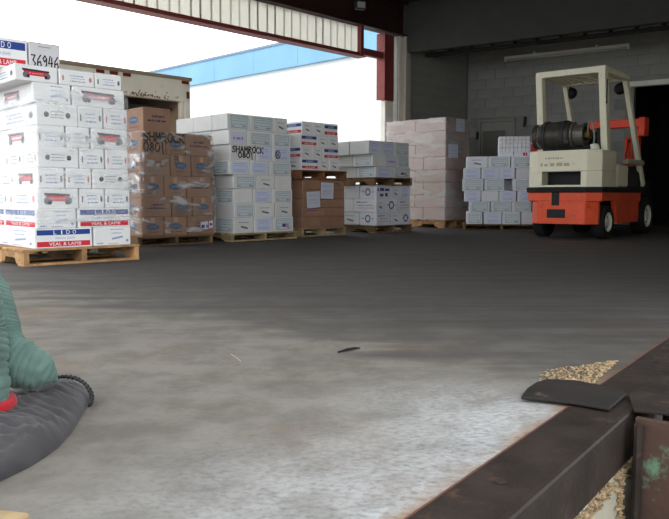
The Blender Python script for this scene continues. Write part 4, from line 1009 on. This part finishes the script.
# work lamps on the front posts
for sy in (-1, 1):
    lx, lz = 1.16, 2.0
    b = MB(); b.lathe([(0, -.05), (.045, -.045), (.075, -.01), (.08, .02), (.07, .035), (0, .04)], 20, Matrix.Translation((lx, .36 if sy > 0 else -.31, lz)) @ Matrix.Rotation(R(90), 4, 'Y')); wl_ = b.build('work_lamp', M_black, fk, True)
    b = MB(); b.tube([(lx, sy * .40, lz + .10), (lx, .36 if sy > 0 else -.31, lz + .07)], .012, 6); b.build('lamp_bracket', M_black, wl_)
# mast: uprights, cross member, lift cylinders, carriage, forks
for sy in (-1, 1):
    b = MB(); b.box(2.08, 2.20, sy * .27 - .04, sy * .27 + .04, .08, 1.66, .006); b.build('mast_upright', M_or2 if sy < 0 else M_or2, fk)
    b = MB(); b.tube([(2.05, sy * .17, .15), (2.05, sy * .17, 1.40)], .045, 12); b.build('tilt_cylinder', M_or2, fk, True)
b = MB(); b.box(1.98, 2.10, -.40, .40, 1.55, 1.67, .01); b.box(1.98, 2.18, -.42, -.32, 1.42, 1.69, .015); b.build('mast_crossbar', M_or2, fk)
b = MB(); b.box(2.20, 2.26, -.45, .45, .25, .36, .006); b.box(2.20, 2.26, -.45, .45, .55, .64, .006); b.build('fork_carriage', M_black, fk)
for sy in (-1, 1):
    b = MB(); b.box(2.26, 2.30, sy * .25 - .05, sy * .25 + .05, .06, .64, .004); b.prism([(2.26, .05), (2.26, .09), (3.2, .062), (3.2, .05)], 'y', sy * .25 - .05, sy * .25 + .05); b.build('fork', M_dsteel, fk)
# wheels
def wheel(x, y, r, wd, sy, name):
    root = MB(); mt = Matrix.Translation((x, y, r)) @ Matrix.Rotation(R(90) * (1 if sy < 0 else -1), 4, 'X')
    ri = r * .60
    root.lathe([(ri, -wd / 2), (r * .93, -wd / 2), (r, -wd / 2 + .02), (r, wd / 2 - .02), (r * .93, wd / 2), (ri, wd / 2), (ri, -wd / 2)], 32, mt); w = root.build(name, M_rub, fk, True); auto_smooth(w, 35)
    b = MB(); b.lathe([(ri, wd / 2 - .005), (ri * .92, wd / 2 + .004), (ri * .82, wd / 2 - .03), (ri * .45, wd / 2 - .04), (ri * .40, wd / 2 - .005), (0, wd / 2)], 32, mt); rim = b.build('rim', M_rim, w, True); auto_smooth(rim, 35)
    for k in range(6):
        an = 2 * math.pi * k / 6; b = MB(); cc = Vector((math.cos(an), math.sin(an), 0)) * ri * .63
        b.lathe([(0, 0), (ri * .13, 0), (ri * .13, .004), (0, .004)], 10, mt @ Matrix.Translation((cc.x, cc.y, wd / 2 - .036))); b.build('rim_hole', M_black, rim)
    return w
for sy in (-1, 1):
    wheel(.42, sy * .395, .215, .15, sy, 'rear_wheel'); wheel(1.92, sy * .43, .265, .18, sy, 'front_wheel')

# ------------------------------------------------------------------ dock edge in the foreground
de = empty('dock_edge_channel', tuple(E0), ang_e); tag(de, 'blackened steel channel along the dock edge in the foreground', 'steel channel')
b = MB(); b.box(-3, 12.3, -.135, -.002, -.014, .003, .003); b.build('top_flange', M_blacksteel, de)
b = MB(); b.box(-3, 12.3, -.150, -.130, -.120, .006, .004); b.build('front_web', M_blacksteel, de)
b = MB(); b.box(-3, 12.3, -.004, .001, -.02, .003, .001); b.build('edge_lip', mat('rust_red_edge', srgb(100, 62, 52), .7, .3, 20), de)
for k in range(6):
    b = MB(); x = -.4 + k * .62; b.lathe([(0, 0), (.012, 0), (.012, .004), (0, .006)], 10, Matrix.Translation((x, -.07, .003))); b.build('rivet', M_blacksteel, de)
def edge_local(px, py, z=0.0):
    p = G(px, py, z) - E0; return p.dot(EDIR), -p.dot(EN)          # x along, y inward positive
# black steel flap lying across the edge
pts = [(521, 396.5), (527, 388), (536, 382), (546.5, 378.8), (575, 380), (600, 384.5), (622, 391), (626, 394), (609, 408), (575, 402), (545, 398.5)]
loc = [edge_local(x, y, .016) for x, y in pts]
b = MB(); b.prism(loc, 'z', .008, .016, .002); tag(edge_obj(b, 'steel_flap', mat('flap_black_steel', srgb(36, 31, 29), .65, .25, 9, .2, spots=srgb(84, 66, 56), spot_amt=.08)), 'flat black steel flap with a rounded end lying across the dock edge', 'steel flap')
pts = [(628.5, 395), (645, 384), (700, 372), (760, 420), (690, 416), (634, 410.5)]
loc = [edge_local(x, y, .012) for x, y in pts]
ps = empty('bollard_post', tuple(E0), ang_e); tag(ps, 'rusty green steel post capped by a dark plate at the right edge', 'post')
b = MB(); b.prism(loc, 'z', .0065, .016, .002); b.build('cap_plate', M_blacksteel, ps)
pc = D(634, 450, 1.72); pcl = ((pc - E0).dot(EDIR), -(pc - E0).dot(EN))
M_post = mat('rusty_green_post_paint', srgb(66, 48, 40), .65, .3, 5, .3, spots=srgb(92, 122, 100), spot_amt=.08, sscale=6)
b = MB(); r0, r1 = .06, .0
yo = pcl[1]; xo = pcl[0]
b.prism([(xo, yo), (xo, yo - .30), (xo + .02, yo - .30), (xo + .02, yo - .0)], 'z', -1.2, .006, .002); b.box(xo + .02, xo + .30, yo - .16, yo - .14, -1.2, .006); b.box(xo + .30, xo + .32, yo - .3, yo, -1.2, .006); b.build('shaft', M_post, ps)
b = MB(); b.tube([(xo - .012, yo - .012, -1.2), (xo - .012, yo - .012, -.006)], .012, 8); b.build('edge_bead', M_blacksteel, ps)
# foam crumbs: patch behind the flap and along the joint under the channel
M_foam = mat('yellowed_foam', srgb(140, 120, 92), .9, .6, 90, rnd=0)
def crumbs(name, n, place, smin, smax, label, seed):
    rg = random.Random(seed); bm = bmesh.new()
    for _ in range(n):
        p = place(rg); s_ = rg.uniform(smin, smax)
        r = bmesh.ops.create_icosphere(bm, subdivisions=1, radius=s_)
        for v in r['verts']:
            v.co = Vector((v.co.x * rg.uniform(.6, 1.5), v.co.y * rg.uniform(.6, 1.5), v.co.z * rg.uniform(.35, .8))) + p
    me = bpy.data.meshes.new(name); bm.to_mesh(me); bm.free(); me.materials.append(M_foam); o = new_obj(name, me); tag(o, label, 'foam crumbs', None, 'stuff'); return o
def patch(rg):
    while True:
        x, y = rg.uniform(540, 618), rg.uniform(361, 386)
        lim = 618 - (y - 361) * 1.05
        if x < lim and (y > 361 + (618 - x) * .13) and rg.random() < .25 + .75 * (x - 540) / 78: break
    p = G(x, y); return Vector((p.x, p.y, .002))
crumbs('foam_crumbs', 520, patch, .002, .007, 'yellowed foam crumbs scattered behind the black steel flap', 5)
def seam(rg):
    t = rg.uniform(-.3, 1.0); q = E0 + EDIR * t + EN * (.146 + rg.uniform(0, .006)); return Vector((q.x, q.y, -.122 - abs(rg.gauss(0, .016))))
crumbs('foam_bead', 500, seam, .004, .011, 'crumbly yellow foam along the joint beneath the dock channel', 6)
def seam2(rg):
    q = E0 + EDIR * (xo - .035 + rg.gauss(0, .012)) + EN * (.146 + rg.uniform(0, .006)); return Vector((q.x, q.y, rg.uniform(-.5, -.125)))
crumbs('foam_bead', 160, seam2, .004, .011, 'crumbly yellow foam running down beside the green post', 9)

# ------------------------------------------------------------------ floor oddments
p0, p1 = G(338, 353.5), G(360, 348.8)
b = MB(); v = p1 - p0; b.tube([p0 + Vector((0, 0, .005)), p0 + v * .4 + Vector((0, 0, .007)), p0 + v * .75 + Vector((.0, 0, .006)), p1 + Vector((0, 0, .003))], [.003, .0055, .005, .002], 6)
tag(b.build('splinter', M_black), 'dark thin splinter of wood lying on the concrete mid-floor', 'splinter')
p0, p1 = G(231, 355), G(241, 362)
b = MB(); b.tube([p0 + Vector((0, 0, .003)), (p0 + p1) / 2 + Vector((.002, 0, .003)), p1 + Vector((0, 0, .002))], .0012, 6); tag(b.build('straw', mat('pale_straw', srgb(176, 160, 138), .7, .1)), 'tiny pale straw lying on the concrete floor', 'straw')
# board end at the lower left corner
p0, p1 = G(-60, 503, .03), G(31, 512, .03); d_ = (p1 - p0); L_ = d_.length; ang = math.atan2(d_.y, d_.x)
bo = MB(); bo.box(0, L_, -.09, 0, -.028, 0, .004); tag(bo.build('wooden_board', M_woodC, None, loc=tuple(p0), rot=(0, 0, ang)), 'end of a light wooden board at the lower left corner', 'board')

# ------------------------------------------------------------------ quilted jacket on a charcoal quilted pad
def cloth_mat(name, col, scale, dark):
    m = mat(name, col, .85, .22, 18, 0.0, spec=.15)
    nt = m.node_tree; N = nt.nodes; L = nt.links; p = N['Principled BSDF']
    tc = N.new('ShaderNodeTexCoord'); wv = N.new('ShaderNodeTexNoise'); wv.inputs['Scale'].default_value = 160; L.new(tc.outputs['Object'], wv.inputs['Vector'])
    bp = N.new('ShaderNodeBump'); bp.inputs['Strength'].default_value = .35; bp.inputs['Distance'].default_value = .002; L.new(wv.outputs['Fac'], bp.inputs['Height']); L.new(bp.outputs['Normal'], p.inputs['Normal'])
    p.inputs['Sheen Weight'].default_value = .15
    return m
M_tealc = cloth_mat('teal_quilted_cloth', srgb(84, 108, 100), 1, 0); M_char = cloth_mat('charcoal_quilted_cloth', srgb(58, 56, 58), 1, 0); M_redc = cloth_mat('red_cloth', srgb(150, 24, 34), 1, 0)
def smooth_path(ctrl, n):
    """Catmull-Rom through (x,y,z,r)"""
    P_ = [ctrl[0]] + ctrl + [ctrl[-1]]; out = []
    segs = len(ctrl) - 1
    for i in range(n + 1):
        t = i / n * segs; k = min(int(t), segs - 1); u = t - k; a, b_, c, d = P_[k], P_[k + 1], P_[k + 2], P_[k + 3]
        out.append(tuple(.5 * (2 * b_[q] + (c[q] - a[q]) * u + (2 * a[q] - 5 * b_[q] + 4 * c[q] - d[q]) * u * u + (3 * b_[q] - a[q] - 3 * c[q] + d[q]) * u ** 3) for q in range(4)))
    return out
jk = empty('quilted_jacket', tuple(G(-20, 412)), 0); tag(jk, 'teal quilted jacket with a red hem heaped on the charcoal pad', 'jacket')
def sweep(name, ctrl_px, m, parent, period, depth_r, n=160, seg=28, squash=.85):
    ctrl = []
    for x, y, Y, rpx in ctrl_px:
        p = D(x, y, Y); ctrl.append((p.x, p.y, p.z, rpx / FPX * Y))
    path = smooth_path(ctrl, n); pts = []; rad = []; s = 0; last = None
    for x, y, z, r in path:
        p = Vector((x, y, z))
        if last is not None: s += (p - last).length
        last = p; pts.append(p); rad.append(r * (1 - depth_r + depth_r * abs(math.sin(math.pi * s / period)) ** .6 * 1.0))
    b = MB(); b.tube(pts, rad, seg); me = b.mesh(name, True); me.materials.append(m)
    me.update(); nv = [v.normal.copy() for v in me.vertices]
    for v, nn in zip(me.vertices, nv): v.co += nn * (.007 * mnoise.noise(v.co * 22) + .003 * mnoise.noise(v.co * 60))
    o = new_obj(name, me, None, None); o.parent = parent; o.location = -Vector(parent.location)
    return o
sweep('sleeve', [(-14, 272, 1.86, 14), (-12, 290, 1.84, 20), (-7, 315, 1.81, 23), (-2, 338, 1.78, 24), (7, 356, 1.75, 25), (21, 364, 1.74, 24), (37, 369, 1.74, 21), (48, 374, 1.75, 14), (54, 378, 1.76, 6), (57, 380, 1.76, 1.5)], M_tealc, jk, .0135, .06, 260, 40)
sweep('jacket_body', [(-46, 272, 1.66, 22), (-47, 280, 1.66, 36), (-47, 294, 1.66, 44), (-48, 330, 1.66, 50), (-42, 370, 1.64, 49), (-35, 396, 1.63, 43), (-34, 402, 1.63, 40)], M_tealc, jk, .02, .05, 200, 40)
b = MB(); hc = [D(-31, 398 + 1.5 * k, 1.63) for k in range(9)]; b.tube(hc, [q / FPX * 1.63 for q in (42, 44, 45, 45.5, 46, 46, 45.5, 45, 42)], 40); me = b.mesh('hem_band', True); me.materials.append(M_redc)
o = new_obj('hem_band', me, None, jk); o.location = -Vector(jk.location)

pd = empty('quilted_pad', tuple(G(10, 440)), 0); tag(pd, 'charcoal quilted pad with a corded end lying on the concrete floor', 'pad')
near = [(91, 402), (86, 410), (80, 420), (72, 433), (60, 447), (46, 458), (30, 468), (12, 477), (-8, 486), (-40, 497), (-80, 505)]
far = [(-110, 470), (-90, 430), (-40, 408), (0, 400), (35, 391), (58, 384), (74, 384), (86, 390)]
outl = [G(x, y) for x, y in near + far]; ctr = G(2, 436)
def resample(pts, n):
    L_ = [0]
    for a, b_ in zip(pts, pts[1:] + pts[:1]): L_.append(L_[-1] + (b_ - a).length)
    out = []
    for i in range(n):
        t = L_[-1] * i / n; k = max(j for j in range(len(pts)) if L_[j] <= t); a, b_ = pts[k], pts[(k + 1) % len(pts)]; out.append(a.lerp(b_, (t - L_[k]) / (L_[k + 1] - L_[k])))
    return out
ol = resample(outl, 200)
for _ in range(3): ol = [(ol[i - 1] + ol[i] * 2 + ol[(i + 1) % len(ol)]) / 4 for i in range(len(ol))]
bm = bmesh.new(); rings = []; NR = 60; HP = .075
rgp = random.Random(2)
for k in range(NR + 1):
    s_ = 1 - k / NR; ring = []
    for i, p in enumerate(ol):
        q = ctr.lerp(p, s_) if k else ctr.lerp(p, .985)
        z = HP * (1 - s_ ** 3.2) ** .62 if k else 0.0
        if k == 1: z = max(z, .012)
        # broad folds and quilt rows
        z += (.018 * mnoise.noise(Vector((q.x * 9, q.y * 11, 1.7))) + .010 * mnoise.noise(Vector((q.x * 24, q.y * 34, 5.1))) + .0055 * abs(math.sin(125 * (q.x * .35 + q.y * .95) + 1.5 * mnoise.noise(q * 12)))) * min(1, k / 12)
        z -= .02 * max(0, min(1, (-.55 - q.x) / .2)) * min(1, k / 14)
        ring.append(bm.verts.new((q.x, q.y, max(z, 0.0))))
    rings.append(ring)
for A, B in zip(rings, rings[1:]):
    for i in range(len(ol)): 
        try: bm.faces.new((A[i], A[(i + 1) % len(ol)], B[(i + 1) % len(ol)], B[i]))
        except Exception: pass
bmesh.ops.remove_doubles(bm, verts=bm.verts[:], dist=.00005); bmesh.ops.recalc_face_normals(bm, faces=bm.faces[:])
me = bpy.data.meshes.new('padding'); bm.to_mesh(me); bm.free(); me.materials.append(M_char)
for p in me.polygons: p.use_smooth = True
o = new_obj('padding', me, None, pd); o.location = -Vector(pd.location)
cp = smooth_path([tuple(G(x, y, z)) + (0,) for x, y, z in ((54, 378, .05), (64, 376.5, .05), (75, 378, .05), (84, 383, .045), (90, 391, .035), (92, 399, .02), (90, 405, .012))], 90)
b = MB(); b.tube([Vector(q[:3]) + Vector((math.cos(i * 1.1), 0, math.sin(i * 1.1))) * .0015 for i, q in enumerate(cp)], [.0042 + .0016 * (i % 3 == 0) for i in range(len(cp))], 7)
me = b.mesh('corded_edge', True); me.materials.append(M_black); o = new_obj('corded_edge', me, None, pd); o.location = -Vector(pd.location)
